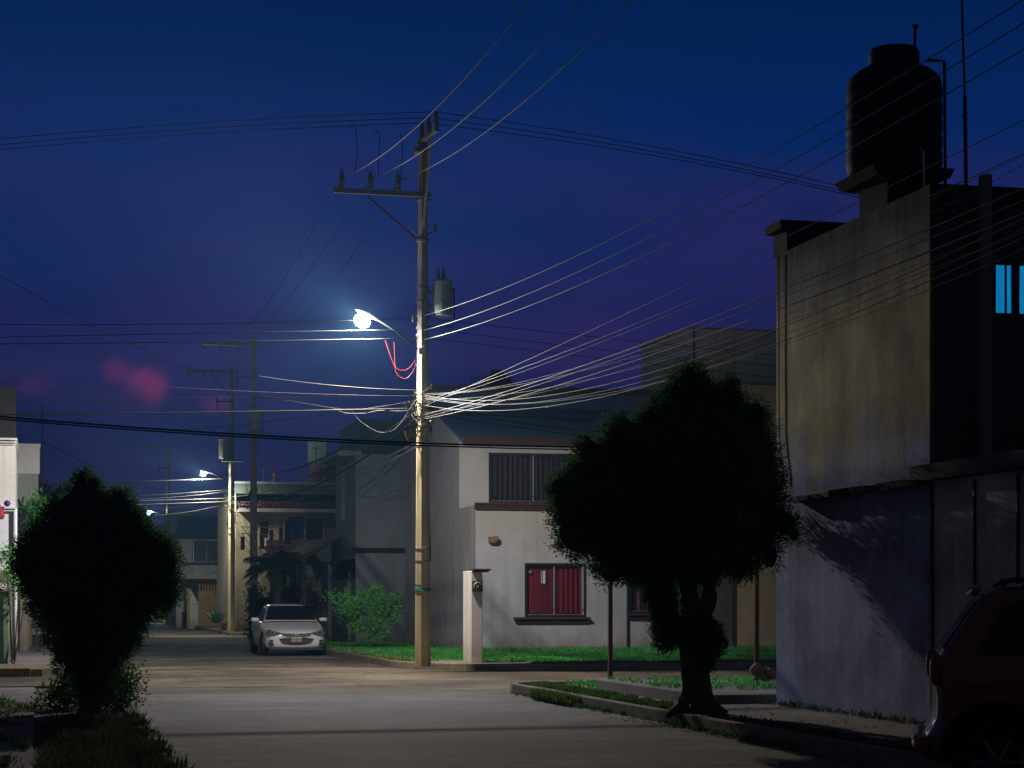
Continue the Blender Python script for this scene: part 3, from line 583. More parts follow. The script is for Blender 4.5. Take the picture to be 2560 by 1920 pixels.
for k in range(8): mb.box(bx_(700)+k*.42, bx_(700)+k*.42+.12, BY-.08, BY-.003, .2, bz_(1380))
build(mb, 'wood_slats', 'wood_brown', h)
# rooftop bits on it
def post(x, y0, y1, Y, w=.05): a = onY(x, y0, Y); b = onY(x, y1, Y); return (a, b, w)
x0, _, z0 = onY(768, 1160, 97)
h = thing('rooftop_tank', (x0+.5, 97, bz_(1206)), 'pale square water tank on a red brick stand on the balcony house roof', 'water tank')
build(MB().box(x0+.25, x0+1.2, 97, 98, bz_(1206), z0+.1), 'stand', 'brick_brown', h); build(MB().box(x0+.15, x0+1.0, 97.1, 98, z0+.12, z0+1.2), 'tank_body', 'stucco_teal', h, bevel=.06)
for (xx, yt) in ((790, 1118), (817, 1108), (836, 1108), (658, 1172), (754, 1168)):
    a = onY(xx, 1206, 96); b = onY(xx, yt, 96)
    m_ = MB().tube([(a[0], 96, bz_(1206)), (b[0], 96, b[2])], .03, 5)
    if yt in (1118, 1172): m_.tube([(b[0]-.3, 96, b[2]-.05), (b[0]+.25, 96, b[2]-.05)], .02, 5)
    tag(build(m_, 'antenna', 'black_metal'), {790: 'T shaped aerial beside the rooftop tank stand', 817: 'left of two plain masts right of the rooftop tank', 836: 'right of two plain masts right of the rooftop tank', 658: 'short bent T mast on the left of the balcony house roof', 754: 'thin plain mast between red urn and rooftop tank'}[xx], 'antenna', 'masts on the balcony house roof')
x, _, z = onY(686, 1198, 96)
tag(build(MB().lathe((x, 96, bz_(1206)), [(.17, 0), (.17, .36), (.06, .40), (.06, .48), (.11, .53), (.11, .64), (.03, .70)], 12), 'urn', 'brick_brown', smooth=True), 'small red clay finial on the balcony house roof edge', 'urn')
x0, x1 = onY(835, 0, 99)[0], onY(905, 0, 99)[0]
h = thing('rooftop_room', (x0+1, 99, 7), 'grey rooftop room behind the twin masts, right of the rooftop tank', 'building')
build(MB().box(x0-.6, x1+2, 99, 103, bz_(1206)-.5, onY(870, 1132, 99)[2]), 'wall', 'stucco_teal', h); build(MB().box(x0-.9, x0+1.2, 98.4, 98.9, bz_(1206), onY(850, 1150, 99)[2]), 'parapet', 'brick_brown', h)
# ---- far house with barred window and yellow gate
DY = 118.0; fx = lambda x: onY(x, 0, DY)[0]; fz = lambda y: onY(500, y, DY)[2]
h = thing('house', (fx(500), DY, KB), 'far white house with a wide barred upper window, beyond the lit second pole', 'house')
mb = MB(); mb.wall('y', DY, fx(440), fx(562), 0, fz(1348), [(fx(482), fx(553), fz(1405), fz(1353))], .15); shell(mb, fx(440), fx(562), DY, 128, 0, fz(1345), 'fb'); build(mb, 'wall', 'stucco_white', h)
build(MB().box(fx(437), fx(562), DY-.2, DY+9, fz(1345)+.01, fz(1335)), 'roof', 'stucco_dark', h)
build(slab6(MB(), [(fx(445), DY+.2, fz(1334)), (fx(562), DY+.2, fz(1334)), (fx(562), DY+4, fz(1300)+.4), (fx(460), DY+4, fz(1300)+.4), (fx(445), DY+.2, fz(1334)-.05), (fx(562), DY+.2, fz(1334)-.05), (fx(562), DY+4, fz(1310)), (fx(460), DY+4, fz(1310))]), 'roof_slope', 'roof_blue', h)
build(MB().box(fx(445)-.2, fx(600), DY+4.02, DY+9, fz(1340), fz(1288)+.4), 'back_wall', 'stucco_grey', h)
window(h, 'y', DY, fx(482), fx(553), fz(1405), fz(1353), .15, frame='alu', bars=14, curtain='poly_sheet', bw=.022)
build(MB().box(fx(456), fx(556), DY-.25, DY-.003, fz(1411), fz(1407)), 'ledge', 'stucco_dark', h)
mb = slab6(MB(), [(fx(452), DY-1.4, fz(1465)), (fx(540), DY-1.4, fz(1463)), (fx(540), DY-.01, fz(1447)), (fx(452), DY-.01, fz(1447)), (fx(452), DY-1.4, fz(1467)), (fx(540), DY-1.4, fz(1467)), (fx(540), DY-.01, fz(1452)), (fx(452), DY-.01, fz(1452))]); build(mb, 'porch_roof', 'tile_red', h)
for k, (xa, xb_) in enumerate(((459, 466), (478, 500))): build(MB().box(fx(xa), fx(xb_), DY-.06, DY-.004, .15, fz(1475)), 'door', 'wood_brown', h)
FY = 112.0; gx = lambda x: onY(x, 0, FY)[0]; gz = lambda y: onY(515, y, FY)[2]
h = thing('picket_fence', (gx(515), FY, KB), 'ochre wall topped by tapered pickets in front of the far white house', 'fence')
build(MB().box(gx(497), gx(545), FY, FY+.2, 0, gz(1510)), 'base_wall', 'ochre_paint', h)
for k in range(7):
    u = gx(499)+(gx(544)-gx(499))*k/6.2; w = .085
    mb = MB(); i = len(mb.v); P = [(u-w, FY+.03, gz(1510)), (u+w, FY+.03, gz(1510)), (u+.03, FY+.06, gz(1460)), (u-.03, FY+.06, gz(1460)), (u-w, FY+.17, gz(1510)), (u+w, FY+.17, gz(1510)), (u+.03, FY+.13, gz(1460)), (u-.03, FY+.13, gz(1460))]
    slab6(mb, P); build(mb, 'picket', 'ochre_paint', h)
tag(build(MB().box(gx(546), gx(560), FY-.15, FY+.35, 0, gz(1434)).box(gx(530), gx(564), FY-.22, FY+.42, gz(1434)+.01, gz(1430)), 'gate_pillar', 'ochre_paint'), 'tall yellow gate pillar with a small green cap, right of the picket fence', 'pillar')
tag(build(MB().box(gx(467), gx(474), FY, FY+.3, 0, gz(1472)).box(gx(465), gx(478), FY-.05, FY+.35, gz(1500), gz(1470)), 'letter_box_post', 'yellow_paint', bevel=.03), 'yellow box on a pale post left of the picket fence', 'post')
tag(build(slab6(MB(), [(gx(474), FY+.1, gz(1475)), (gx(477), FY+.1, gz(1475)), (gx(497), FY+.1, gz(1510)), (gx(474), FY+.1, gz(1510)), (gx(474), FY-.1, gz(1475)), (gx(477), FY-.1, gz(1475)), (gx(497), FY-.1, gz(1510)), (gx(474), FY-.1, gz(1510))]).box(gx(474), gx(496), FY-.05, FY+.1, 0, gz(1511)), 'garden_wall', 'stucco_white'), 'low cream garden wall sloping down beside the yellow box', 'wall')
x, y, z = gnd(438, 1553, .15); tag(build(MB().lathe((x+.2, y, .15), [(.75, 0), (.7, 3.0), (.5, 3.4), (.1, 3.5)], 16), 'round_pillar', 'stucco_white', smooth=True), 'pale rounded wall end beside the third pole', 'wall')
# red planter + agave
x0, y0, _ = gnd(511, 1572, .15); x1, _, _ = gnd(572, 1577, .15)
h = thing('planter', (8.9, 94, .16), 'low red painted planter at the foot of the second utility pole', 'planter')
build(MB().box(8.65, 9.0-.01, 92.3, 98, .16, .5), 'planter_wall', 'red_planter', h, bevel=.02)
def agave(x, y, z, r, lab):
    mb = MB()
    for k in range(46):
        a = k*2.4; el = .15+1.25*((k % 9)/9); ln = r*(.75+.35*random.random()); d = Vector((math.cos(a)*math.cos(el), math.sin(a)*math.cos(el), math.sin(el))); s_ = Vector((-math.sin(a), math.cos(a), 0))*r*.055
        p = Vector((x, y, z+.05)); m_ = p+d*ln*.5+Vector((0, 0, .02)); e = p+d*ln-Vector((0, 0, .06*r))
        mb.quad(p-s_, p+s_, m_+s_, m_-s_); mb.tri(m_-s_, m_+s_, e)
    return tag(build(mb, 'agave', 'agave', origin=(x, y, z)), lab, 'plant')
x, y, z = atZ(541, 1560, 95); agave(x, y, .45, 1.05, 'spiky pale green agave in the red planter')
# ---- more houses down the street (mostly dark)
def far_house(x0, x1, y0, y1, z, m, lab, side=-1, win=True):
    h = thing('house', ((x0+x1)/2, (y0+y1)/2, KB), lab, 'house'); X = x0 if side < 0 else x1
    hl = [(y0+1.2, y0+2.6, 3.9, 5.1), (y0+4, y0+5.2, 3.9, 5.1), (y0+1, y0+2, .2, 2.4), (y0+3.6, y0+5.4, 1, 2.3)] if win else []
    mb = MB(); mb.wall('x', X, y0, y1, 0, z, hl, .2, side); shell(mb, x0, x1, y0, y1, 0, z, 'l' if side < 0 else 'r'); build(mb, 'wall', m, h)
    if hl:
        e = X-side*.2
        for q in hl: build(MB().quad((e, q[0], q[2]), (e, q[1], q[2]), (e, q[1], q[3]), (e, q[0], q[3])), 'window', 'curtain_grey', h)
    build(MB().box(x0-.15, x1+.15, y0-.1, y1, z+.003, z+.16), 'roof', 'stucco_dark', h); return h
far_house(9.6, 20, 128.5, 137, 6.4, 'stucco_grey', 'grey house directly beyond the far white house on the right')
far_house(9.4, 20, 138, 160, 5.8, 'stucco_dull', 'brown house behind the third pole on the right')
far_house(9.4, 20, 161, 200, 6.6, 'stucco_grey', 'last grey house at the far right end of the street')
# ---- left side of the street
LY = 49.8; lx = onY(38, 0, LY)[0]
ly = lambda y: onY(0, y, LY)[2]
h = thing('house', (-4, LY, KB), 'white left edge house with moulded cornices and a tall slim side pier', 'house')
mb = MB().box(-14, lx, LY, LY+5.5, 0, ly(1112)); build(mb, 'wall', 'white_paint', h)
build(MB().box(-14, lx-.02, LY+.9, LY+5, ly(1111), ly(955)), 'upper_wall', 'room_dark', h)
mb = MB()
for a, b, d in ((1112, 1108, .05), (1107, 1102, .12), (1101, 1096, .2)): mb.box(-14, lx+d*.25, LY-d, LY+5.4, ly(a), ly(b))
build(mb, 'cornice', 'white_paint', h)
mb = MB()
for a, b, d in ((1278, 1273, .1), (1272, 1267, .16)): mb.box(-14, lx+d*.2, LY-d, LY-.004, ly(a), ly(b))
build(mb, 'ledge', 'white_paint', h)
build(MB().tube([(lx+.0, LY-.06, .15), (lx+.0, LY-.06, ly(1270))], .05, 10), 'drain_pipe', 'white_paint', h, smooth=True)
x, y, z = onY(-3, 1272, LY-.4); tag(build(MB().lathe((x, y, z-.35), [(.10, .1), (.14, .17), (.10, .32), (.05, .42), (.02, .5)], 12), 'cloth', 'red_cloth', smooth=True), 'red cloth bundle on the ledge at the left edge', 'cloth')
x, y, z = onY(18, 1260, LY-.3); tag(build(MB().lathe((x, y, z-.06), [(.02, 0), (.06, .02), (.085, .07), (.06, .13), (.02, .15)], 12), 'ball', 'purple_ball', smooth=True), 'small purple ball on the ledge beside the red cloth', 'ball')
h = thing('stone_pillar', (-1.3, LY-1.2, KB), 'rough stone pillar with a round pale emblem, above the green box', 'pillar')
x0, _, z0 = onY(21, 1482, LY-1.6); x1 = onY(30, 0, LY-1.6)[0]; z1 = onY(0, 1428, LY-1.6)[2]
build(MB().box(x0-1.2, x1, LY-1.6, LY-1.2, .15, z1), 'pillar_body', 'stone', h, bevel=.03)
x, y, z = onY(8, 1464, LY-1.62); build(MB().lathe((x, y, z), [(.08, 0), (.08, -.03), (.06, -.03), (.06, 0)], 24, axis='y'), 'emblem', 'white_paint', h)
build(MB().box(x-.03, x+.03, LY-1.66, LY-1.61, z-.03, z+.035), 'emblem_plate', 'white_paint', h)
x0 = onY(22, 0, 47)[0]; tag(build(MB().box(x0-1.3, x0, 47, 47.8, .15, onY(0, 1482, 47)[2]).box(x0-1.3, x0+.015, 46.98, 47.82, onY(0, 1482, 47)[2], onY(0, 1478, 47)[2]), 'utility_box', 'green_paint', bevel=.012), 'waist high pale green plastered box on the left corner pavement', 'box')
ZY = 58.5; zx = onY(96, 0, ZY)[0]; zz = onY(0, 1117, ZY)[2]
h = thing('house', (-4, ZY, KB), 'tall plain grey house projecting beyond the white left edge house', 'house')
mb = MB().box(-14, zx, ZY, ZY+9, 3.0, zz); mb.box(-14, -.62, ZY-3, ZY+9, 0, 3.0); build(mb, 'wall', 'stucco_left', h)
build(MB().box(-14, zx+.06, ZY-.05, ZY+9, zz+.003, zz+.1).box(-3, zx+.035, ZY-.02, ZY-.003, zz-.75, zz), 'coping', 'white_paint', h)
for yy, xx in ((ZY+.1, -.5), (ZY+3, -.45), (ZY+5.8, -.4)): build(MB().box(xx, xx+.22, yy, yy+.25, .15, 3.0), 'column', 'stucco_cream', h)
build(MB().tube([(zx+.12, ZY+4, 3), (zx+.12, ZY+4, 7.5)], .03, 5), 'drain_pipe', 'black_metal', h)
far_house(-14, -.75, 68, 78.5, 6.2, 'stucco_dull', 'dull brown house beyond the plain grey left house', 1)
far_house(-14, -.7, 88, 110, 6.2, 'stucco_dull', 'dark left house beyond the second side street', 1)
far_house(-14, -.8, 111, 190, 5.6, 'stucco_dark', 'last dark house row at the far left end', 1)
# ---- weathered building on the right
RX, RY0, RY1 = 9.85, 21.0, 25.85; RZ = 6.32
h = thing('weathered_building', (12, 23.4, KB), 'large stained plaster building on the right with a tank tower and a lit blue window', 'building')
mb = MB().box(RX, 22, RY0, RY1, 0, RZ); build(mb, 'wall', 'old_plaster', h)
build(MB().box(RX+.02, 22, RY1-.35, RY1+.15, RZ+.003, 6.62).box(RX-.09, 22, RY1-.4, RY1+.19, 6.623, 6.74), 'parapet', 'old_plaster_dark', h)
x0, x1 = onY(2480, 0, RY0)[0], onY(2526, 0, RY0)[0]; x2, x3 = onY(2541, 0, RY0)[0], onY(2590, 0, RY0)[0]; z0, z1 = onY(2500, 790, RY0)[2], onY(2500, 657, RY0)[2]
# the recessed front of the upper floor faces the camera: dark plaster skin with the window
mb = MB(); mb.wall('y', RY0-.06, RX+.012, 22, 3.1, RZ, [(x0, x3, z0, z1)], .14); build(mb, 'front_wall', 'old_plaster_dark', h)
w = MB(); w.box(x0+.003, x0+.03, RY0-.04, RY0+.0, z0, z1); w.box(x1-.0, x2, RY0-.045, RY0+.0, z0, z1); w.box(x0, x3, RY0-.04, RY0, z0+.002, z0+.03); w.box(x0, x3, RY0-.04, RY0, z1-.03, z1-.002)
wf = build(w, 'window', 'black_metal', h)
build(MB().quad((x0, RY0-.01, z0), (x3, RY0-.01, z0), (x3, RY0-.01, z1), (x0, RY0-.01, z1)), 'pane', 'lit_window', wf)
b = MB(); xm = onY(2506, 0, RY0)[0]; b.bar((xm, RY0-.08, z0-.06), (xm, RY0-.08, z1+.02), .02)
for xx in (2536, 2539, 2549.5+30): b.bar((onY(xx, 0, RY0)[0], RY0-.08, z0-.06), (onY(xx, 0, RY0)[0], RY0-.08, z1+.02), .012)
build(b, 'bars', 'black_metal', wf)
xp0, xp1 = onY(2438, 0, RY0)[0], onY(2462, 0, RY0)[0]
build(MB().box(xp0, xp1, RY0-.2, RY0-.065, 3.16, onY(2450, 443, RY0)[2]), 'pilaster', 'stucco_grey', h, bevel=.02)
# ledge along the street side, garage front
mb = MB(); random.seed(3)
for k in range(11):
    a = 24.95-k*.36; mb.box(RX-.15-random.random()*.06, RX+.02, a-.36, a, 2.88+random.random()*.02, 2.95+random.random()*.04)
build(mb, 'ledge', 'brick_brown', h)
gw = build(MB().box(RX+.0, 22, 11, RY0-.07, 0, 2.94), 'garage_wall', 'garage_plaster', h)
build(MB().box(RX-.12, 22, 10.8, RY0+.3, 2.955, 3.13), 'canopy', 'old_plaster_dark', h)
mb = MB()
for yy in (RY0-.1, 19.85, 18.87, 17.9, 17.0, 16): mb.box(RX-.03, RX-.003, yy-.012, yy+.012, .2, 2.9)
build(mb, 'panel_seams', 'black_metal', gw)
mb = slab6(MB(), [(9.673, 22.185, 6.791), (10.737, 22.185, 6.791), (10.737, 23.383, 6.791), (9.673, 23.383, 6.791), (9.761, 22.229, 6.685), (10.693, 22.229, 6.685), (10.693, 23.338, 6.685), (9.761, 23.338, 6.685)])
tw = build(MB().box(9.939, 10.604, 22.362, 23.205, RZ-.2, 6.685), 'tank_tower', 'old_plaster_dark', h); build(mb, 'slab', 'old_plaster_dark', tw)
TC = (10.205, 22.761, 6.800); TK = 0.8874
t = thing('water_tank', TC, 'large black domed water tank standing on the rooftop tower slab', 'water tank')
prof = [(.60, 0), (.63, .03)]
for k in range(5): z_ = .1+k*.235; prof += [(.645, z_), (.655, z_+.03), (.655, z_+.17), (.645, z_+.20)]
prof += [(.64, 1.28), (.62, 1.35), (.52, 1.44), (.36, 1.53), (.33, 1.57)]
build(MB().lathe(TC, [(r*TK, z_*.98*TK) for r, z_ in prof], 40), 'tank_body', 'tank_black', t, smooth=True)
build(MB().lathe(TC, [(r*TK, z_*TK) for r, z_ in [(.345, 1.52), (.345, 1.68), (.32, 1.735), (.2, 1.755), (.02, 1.76)]], 32), 'tank_lid', 'tank_black', t, smooth=True)
p = lambda x, y: onY(x, y, 22.54)
build(MB().tube([p(2286, 118), p(2288, 72)], .018, 6).lathe(p(2288, 72), [(.03, 0), (.045, .03), (.03, .05)], 8), 'vent_pipe', 'tank_black', t)
build(MB().tube([p(2316, 150), p(2340, 151), p(2361, 153), p(2362, 300), p(2363, 465)], .02, 7), 'fill_pipe', 'tank_black', t)
build(MB().tube([onY(2300, 375, 22.1), onY(2308, 376, 22.1), onY(2309, 420, 22.1), onY(2311, 470, 22.1)], .015, 6), 'overflow_pipe', 'white_paint', t)
a, b = onY(2403, -40, 21.55), onY(2415, 463, 21.55); m_ = onY(2412, 240, 21.55)
tag(build(MB().tube([b, m_], .022, 6).tube([m_, a], .014, 6).tube([onY(2410, 285, 21.55), onY(2414, 288, 21.55)], .04, 6), 'antenna_mast', 'tank_black'), 'very tall thin mast on the weathered building, right of the big tank', 'antenna')
b = onY(1958, 572, RY1); tag(build(MB().tube([b, (b[0], b[1], b[2]+.12)], .012, 5), 'iron_stub', 'rust'), 'tiny iron stub on the left parapet corner of the weathered building', 'rod')
# hanging cable on its left edge
q = [onX(x, y, RX-.03) for x, y in ((1947, 640), (1947, 900), (1948, 1080), (1952, 1130), (1959, 1180), (1959, 1210))]; tag(build(MB().tube(q, .008, 5), 'cable', 'black_cable'), 'thin cable hanging down the left corner of the weathered building', 'cable')
# meter pillar
mz = 45.6; a = atZ(1178, 1660, mz); b = atZ(1208, 1660, mz); zt = atZ(0, 1427, mz)[2]
h = thing('meter_pillar', (a[0]+.13, a[1]+.4, KB), 'slim white roadside pillar holding a round electricity meter', 'pillar')
build(MB().box(a[0], b[0], a[1], a[1]+.9, .13, zt), 'pillar_body', 'white_paint', h, bevel=.015)
build(MB().box(a[0]+.02, b[0]+.18, a[1]-.07, a[1]+.35, zt+.003, zt+.05).box(a[0]+.02, b[0]+.14, a[1]-.05, a[1]+.3, zt-.03, zt+.001), 'cap', 'brick_brown', h, bevel=.012)
z0, z1 = atZ(0, 1479, mz)[2], atZ(0, 1452, mz)[2]
bx = build(MB().box(a[0]+.015, b[0]-.004, a[1]-.05, a[1]-.003, z0, z1), 'meter_box', 'wood_brown', h, bevel=.008)
cx, cz = (a[0]+b[0])/2, (z0+z1)/2
build(MB().lathe((cx, a[1]-.05, cz), [(.095, 0), (.095, -.04), (.08, -.05), (.08, -.02)], 28, axis='y'), 'meter_ring', 'alu', bx, smooth=False)
build(MB().lathe((cx, a[1]-.055, cz), [(.078, 0), (.075, -.05), (.05, -.07), (.01, -.075)], 24, axis='y'), 'meter_glass', 'auto_glass', bx, smooth=True)
build(MB().box(cx-.045, cx-.01, a[1]-.135, a[1]-.128, cz-.03, cz-.018).box(cx-.045, cx-.01, a[1]-.135, a[1]-.128, cz, cz+.012).box(cx+.0, cx+.01, a[1]-.135, a[1]-.128, cz-.035, cz+.03), 'meter_dial', 'white_paint', bx)
# rusty posts, stone lump
pp = atZ(1525.5, 1709, 34.5); pr = build(MB().box(pp[0]-.035, pp[0]+.035, pp[1]-.035, pp[1]+.035, .1, 3.1), 'rusty_post', 'rust', origin=(pp[0], pp[1], .1))
tag(pr, 'thin rusty square post left of the conifer trunk', 'post', 'rusty posts under the conifer')
p2_ = pr.copy(); C.objects.link(p2_); q = atZ(1891, 1700, 32.7); p2_.location = (q[0], q[1], .26); tag(p2_, 'thin rusty square post beside the stone lump, right of the conifer trunk')
mb = MB(); q = gnd(1908, 1708, .29); rs = random.Random(4)
for k in range(7):
    cx, cy, cz, r = q[0]+rs.uniform(-.12, .12), q[1]+rs.uniform(-.1, .1), .29+rs.uniform(0, .22), rs.uniform(.08, .14)
    mb.lathe((cx, cy, cz-r*.6), [(r*.5, 0), (r, r*.5), (r*.9, r), (r*.3, r*1.5)], 8, rot=k)
tag(build(mb, 'stone_lump', 'stone', smooth=True, bevel=0), 'mossy lump of stacked stones beside the right rusty post', 'stone')
def curve(P, n=6):          # Catmull-Rom through points
    P = [Vector(p) for p in P]; out = []
    for i in range(len(P)-1):
        a, b, c_, d = P[max(i-1, 0)], P[i], P[i+1], P[min(i+2, len(P)-1)]
        for k in range(n): t = k/n; out.append(.5*((2*b)+(c_-a)*t+(2*a-5*b+4*c_-d)*t*t+(3*b-a-3*c_+d)*t**3))
    return out+[P[-1]]
# ------------------------------------------------------------------ poles
def octo(mb, x, y, z0, z1, r0, r1, n=8): return mb.lathe((x, y, 0), [(r0+(r1-r0)*k/6, z0+(z1-z0)*k/6) for k in range(7)], n, rot=math.pi/8)
def insulator(mb, x, y, z, s=1.0, pin=.12):
    pr = [(.012*s, -pin*s), (.012*s, 0), (.06*s, .0), (.065*s, .09*s)]
    for k in range(4): zz = (.10+.055*k)*s; pr += [(.055*s, zz), (.075*s, zz+.008*s), (.075*s, zz+.02*s), (.05*s, zz+.035*s)]
    pr += [(.04*s, .34*s), (.02*s, .40*s)]; mb.lathe((x, y, z), pr, 14)
    for e in (-1, 1): mb.tube([(x+e*.01*s, y, z+.38*s), (x+e*.045*s, y, z+.52*s)], .006*s, 4)
def can(par, x, y, z0, z1, r, side, low=False):
    c_ = build(MB().lathe((x, y, 0), [(r*.93, z0), (r, z0+.03), (r, z1-.07), (r*1.06, z1-.06), (r*1.06, z1-.02), (r*.9, z1+.03), (r*.3, z1+.06)], 24), 'transformer', 'transformer_paint', par, smooth=False)
    for dx in (-.10, .02):
        build(MB().lathe((x+dx, y, z1), [(.05, 0), (.05, .05), (.035, .06), (.05, .1), (.035, .12), (.05, .16), (.035, .18), (.045, .22), (.02, .26), (.012, .34)], 10), 'bushing', 'porcelain', c_)
    mb = MB().box(x+r*.9, x+r*1.25, y-.03, y+.03, z1-.2, z1-.15); mb.tube([(x+r*1.2, y, z1-.2), (x+r*1.25, y, z0+.2), (x+r*1.22, y, z0-.05), (x+r*.9, y, z0-.22), (x-side*r*1.4, y, z0-.24)], .016, 6); mb.tube([(x+r*1.15, y, z1-.2), (x+r*1.2, y, z0+.2)], .012, 5)
    build(mb, 'leads', 'black_cable', c_)
    build(MB().bar((x-side*(r+.26), y, z1-.25), (x-side*r*.95, y, z1-.25), .09).bar((x-side*(r+.26), y, z0+.22), (x-side*r*.95, y, z0+.22), .09), 'bracket', 'steel_grey', c_)
def lamp(par, px, py, pz, L0, tilt, s=1.0, power=0, lensmat='lamp_lens', col=(1, 1, 1), ramp_=True):
    """curved arm from the pole to a cobra head at L0, its glowing bowl underneath"""
    L0 = Vector(L0); d = Vector((-math.cos(tilt), 0, math.sin(tilt))); n = Vector((-math.sin(tilt), 0, -math.cos(tilt))); sd = Vector((0, 1, 0))
    arm = build(MB().tube([(px, py, pz-.05), (px-.12, py, pz+.02), tuple(L0-d*.75*s-n*.05), tuple(L0-d*.3*s-n*.10)], .024, 8), 'lamp_arm', 'dull_steel', par, smooth=True)
    mb = MB(); nu, nv = 14, 6; i0 = len(mb.v)
    for j in range(nv+1):
        t = math.pi/2*j/nv
        for i in range(nu):
            a = 2*math.pi*i/nu; rr = math.cos(t); mb.v.append(tuple(L0+d*(.30*s*rr*math.cos(a)-.06*s)+sd*(.16*s*rr*math.sin(a))-n*(.05*s*math.sin(t)+.09*s)))
    for j in range(nv):
        for i in range(nu): i2 = (i+1) % nu; mb.f.append((i0+j*nu+i, i0+j*nu+i2, i0+(j+1)*nu+i2, i0+(j+1)*nu+i))
    hd = build(mb, 'lamp_head', 'hood_plastic', par, smooth=True)
    mb = MB(); i0 = 0; nw = 10; gc = L0+n*.07*s      # round glass bowl, enlarged to stand in for the lamp's glare
    for j in range(nw+1):
        t = math.pi*j/nw
        for i in range(nu):
            a = 2*math.pi*i/nu; rr = math.sin(t); mb.v.append(tuple(gc+d*(.19*s*rr*math.cos(a))+sd*(.17*s*rr*math.sin(a))+n*(.155*s*math.cos(t))))
    for j in range(nw):
        for i in range(nu): i2 = (i+1) % nu; mb.f.append((i0+j*nu+i, i0+j*nu+i2, i0+(j+1)*nu+i2, i0+(j+1)*nu+i))
    build(mb, 'lens', lensmat, hd, smooth=True)
    if power:
        ld = bpy.data.lights.new('street_light', 'POINT'); ld.energy = power; ld.shadow_soft_size = .10; ld.color = col
        lo = bpy.data.objects.new('street_light', ld); C.objects.link(lo); lo.location = L0+n*.08
        if ramp_:      # the beam is warm straight down, cool at mid angles, yellow near the horizon
            ld.use_nodes = True; N_ = ld.node_tree.nodes; L_ = ld.node_tree.links; e = N_['Emission']
            g_ = N_.new('ShaderNodeNewGeometry'); s_ = N_.new('ShaderNodeSeparateXYZ'); L_.new(g_.outputs['Incoming'], s_.inputs[0])
            ab = N_.new('ShaderNodeMath'); ab.operation = 'ABSOLUTE'; L_.new(s_.outputs['Z'], ab.inputs[0])
            r_ = N_.new('ShaderNodeValToRGB'); L_.new(ab.outputs[0], r_.inputs[0])
            ramp(r_, BEAM); L_.new(r_.outputs[0], e.inputs[0])
            # the optic throws less light behind the pole, towards the houses
            dt = N_.new('ShaderNodeVectorMath'); dt.operation = 'DOT_PRODUCT'; L_.new(g_.outputs['Incoming'], dt.inputs[0]); dt.inputs[1].default_value = SHIELD if power > 5000 else (0, -1, 0)
            mr_ = N_.new('ShaderNodeMapRange'); mr_.interpolation_type = 'SMOOTHSTEP'; L_.new(dt.outputs['Value'], mr_.inputs['Value']); mr_.inputs['From Min'].default_value = .1; mr_.inputs['From Max'].default_value = .85
            mr_.inputs['To Min'].default_value = 1.0; mr_.inputs['To Max'].default_value = .46 if power > 5000 else .25
            s2 = N_.new('ShaderNodeMapRange'); s2.interpolation_type = 'SMOOTHSTEP'; L_.new(s_.outputs['X'], s2.inputs['Value']); s2.inputs['From Min'].default_value = .50; s2.inputs['From Max'].default_value = .88; s2.inputs['To Min'].default_value = 1.0; s2.inputs['To Max'].default_value = .10 if power > 5000 else .14
            pm = N_.new('ShaderNodeMath'); pm.operation = 'MULTIPLY'; L_.new(mr_.outputs[0], pm.inputs[0]); L_.new(s2.outputs[0], pm.inputs[1]); L_.new(pm.outputs[0], e.inputs['Strength'])

        return lo
SHIELD = (.5, .86, 0)
# |cos| of the angle from straight down -> colour and strength of the beam
BEAM = [(0, (.20, .19, .16, 1)), (.09, (.45, .43, .37, 1)), (.16, (.74, .70, .59, 1)), (.22, (.82, .77, .66, 1)), (.33, (.74, .66, .53, 1)), (.41, (.82, .78, .78, 1)), (.54, (.84, .79, .80, 1)), (.66, (.60, .53, .45, 1)), (.85, (.54, .47, .37, 1)), (1, (.64, .55, .42, 1))]
PZ = 44.5; P0 = atZ(1057, 1663, PZ); PX, PY = P0[0], P0[1]
def pz(y): return H+(1500-y)/F*PZ
def mp_(x, y, dz=0): return atZ(x, y, PZ+dz)
t = thing('utility_pole', (PX, PY, .15), 'nearest pale concrete utility pole with a glowing street lamp, crossarm and grey transformer', 'utility pole', 'concrete utility poles down the street')
build(octo(MB(), PX, PY, .12, 7.25, .182, .128), 'shaft', 'pole_concrete', t)
build(octo(MB(), PX, PY, 7.251, pz(345), .131, .092), 'upper_shaft', 'pole_grey', t)
za = pz(489); ca = build(MB().box(PX-2.0, PX+.16, PY-.16, PY-.1, za-.055, za+.055), 'crossarm', 'steel_grey', t)
for xx in (845, 918, 990): mb = MB(); insulator(mb, mp_(xx, 0)[0]*1, PY-.13, za+.05, 1.0); build(mb, 'insulator', 'porcelain', ca)
build(MB().bar(mp_(920, 492), mp_(1044, 600), .06, .04), 'brace', 'rust', t)
tp = [Vector(atZ(1055, 352, 44.4)), Vector(atZ(1090, 326, 42.9))]; tb = tp[0]+(tp[0]-tp[1])*.25
ta = build(MB().bar(tb, tp[1]+(tp[1]-tp[0])*.05, .09, .07).bar(tp[0]+Vector((.03, 0, -1.9)), tp[0]*.35+tp[1]*.65, .05).box(PX-.2, PX+.12, PY-.16, PY+.16, pz(383), pz(372)), 'top_crossarm', 'steel_grey', t)
TI = []
for k in (0, .48, 1): mb = MB(); q = tp[0].lerp(tp[1], k); insulator(mb, q.x, q.y, q.z+.03, .95); TI.append(q+Vector((0, 0, .40))); build(mb, 'insulator', 'porcelain', ta)
for yy in (499, 602, 720, 754, 792, 820, 838): z_ = pz(yy); build(octo(MB(), PX, PY, z_-.025, z_+.025, .155 if yy > 590 else .13, .155 if yy > 590 else .13), 'band', 'steel_grey', t)
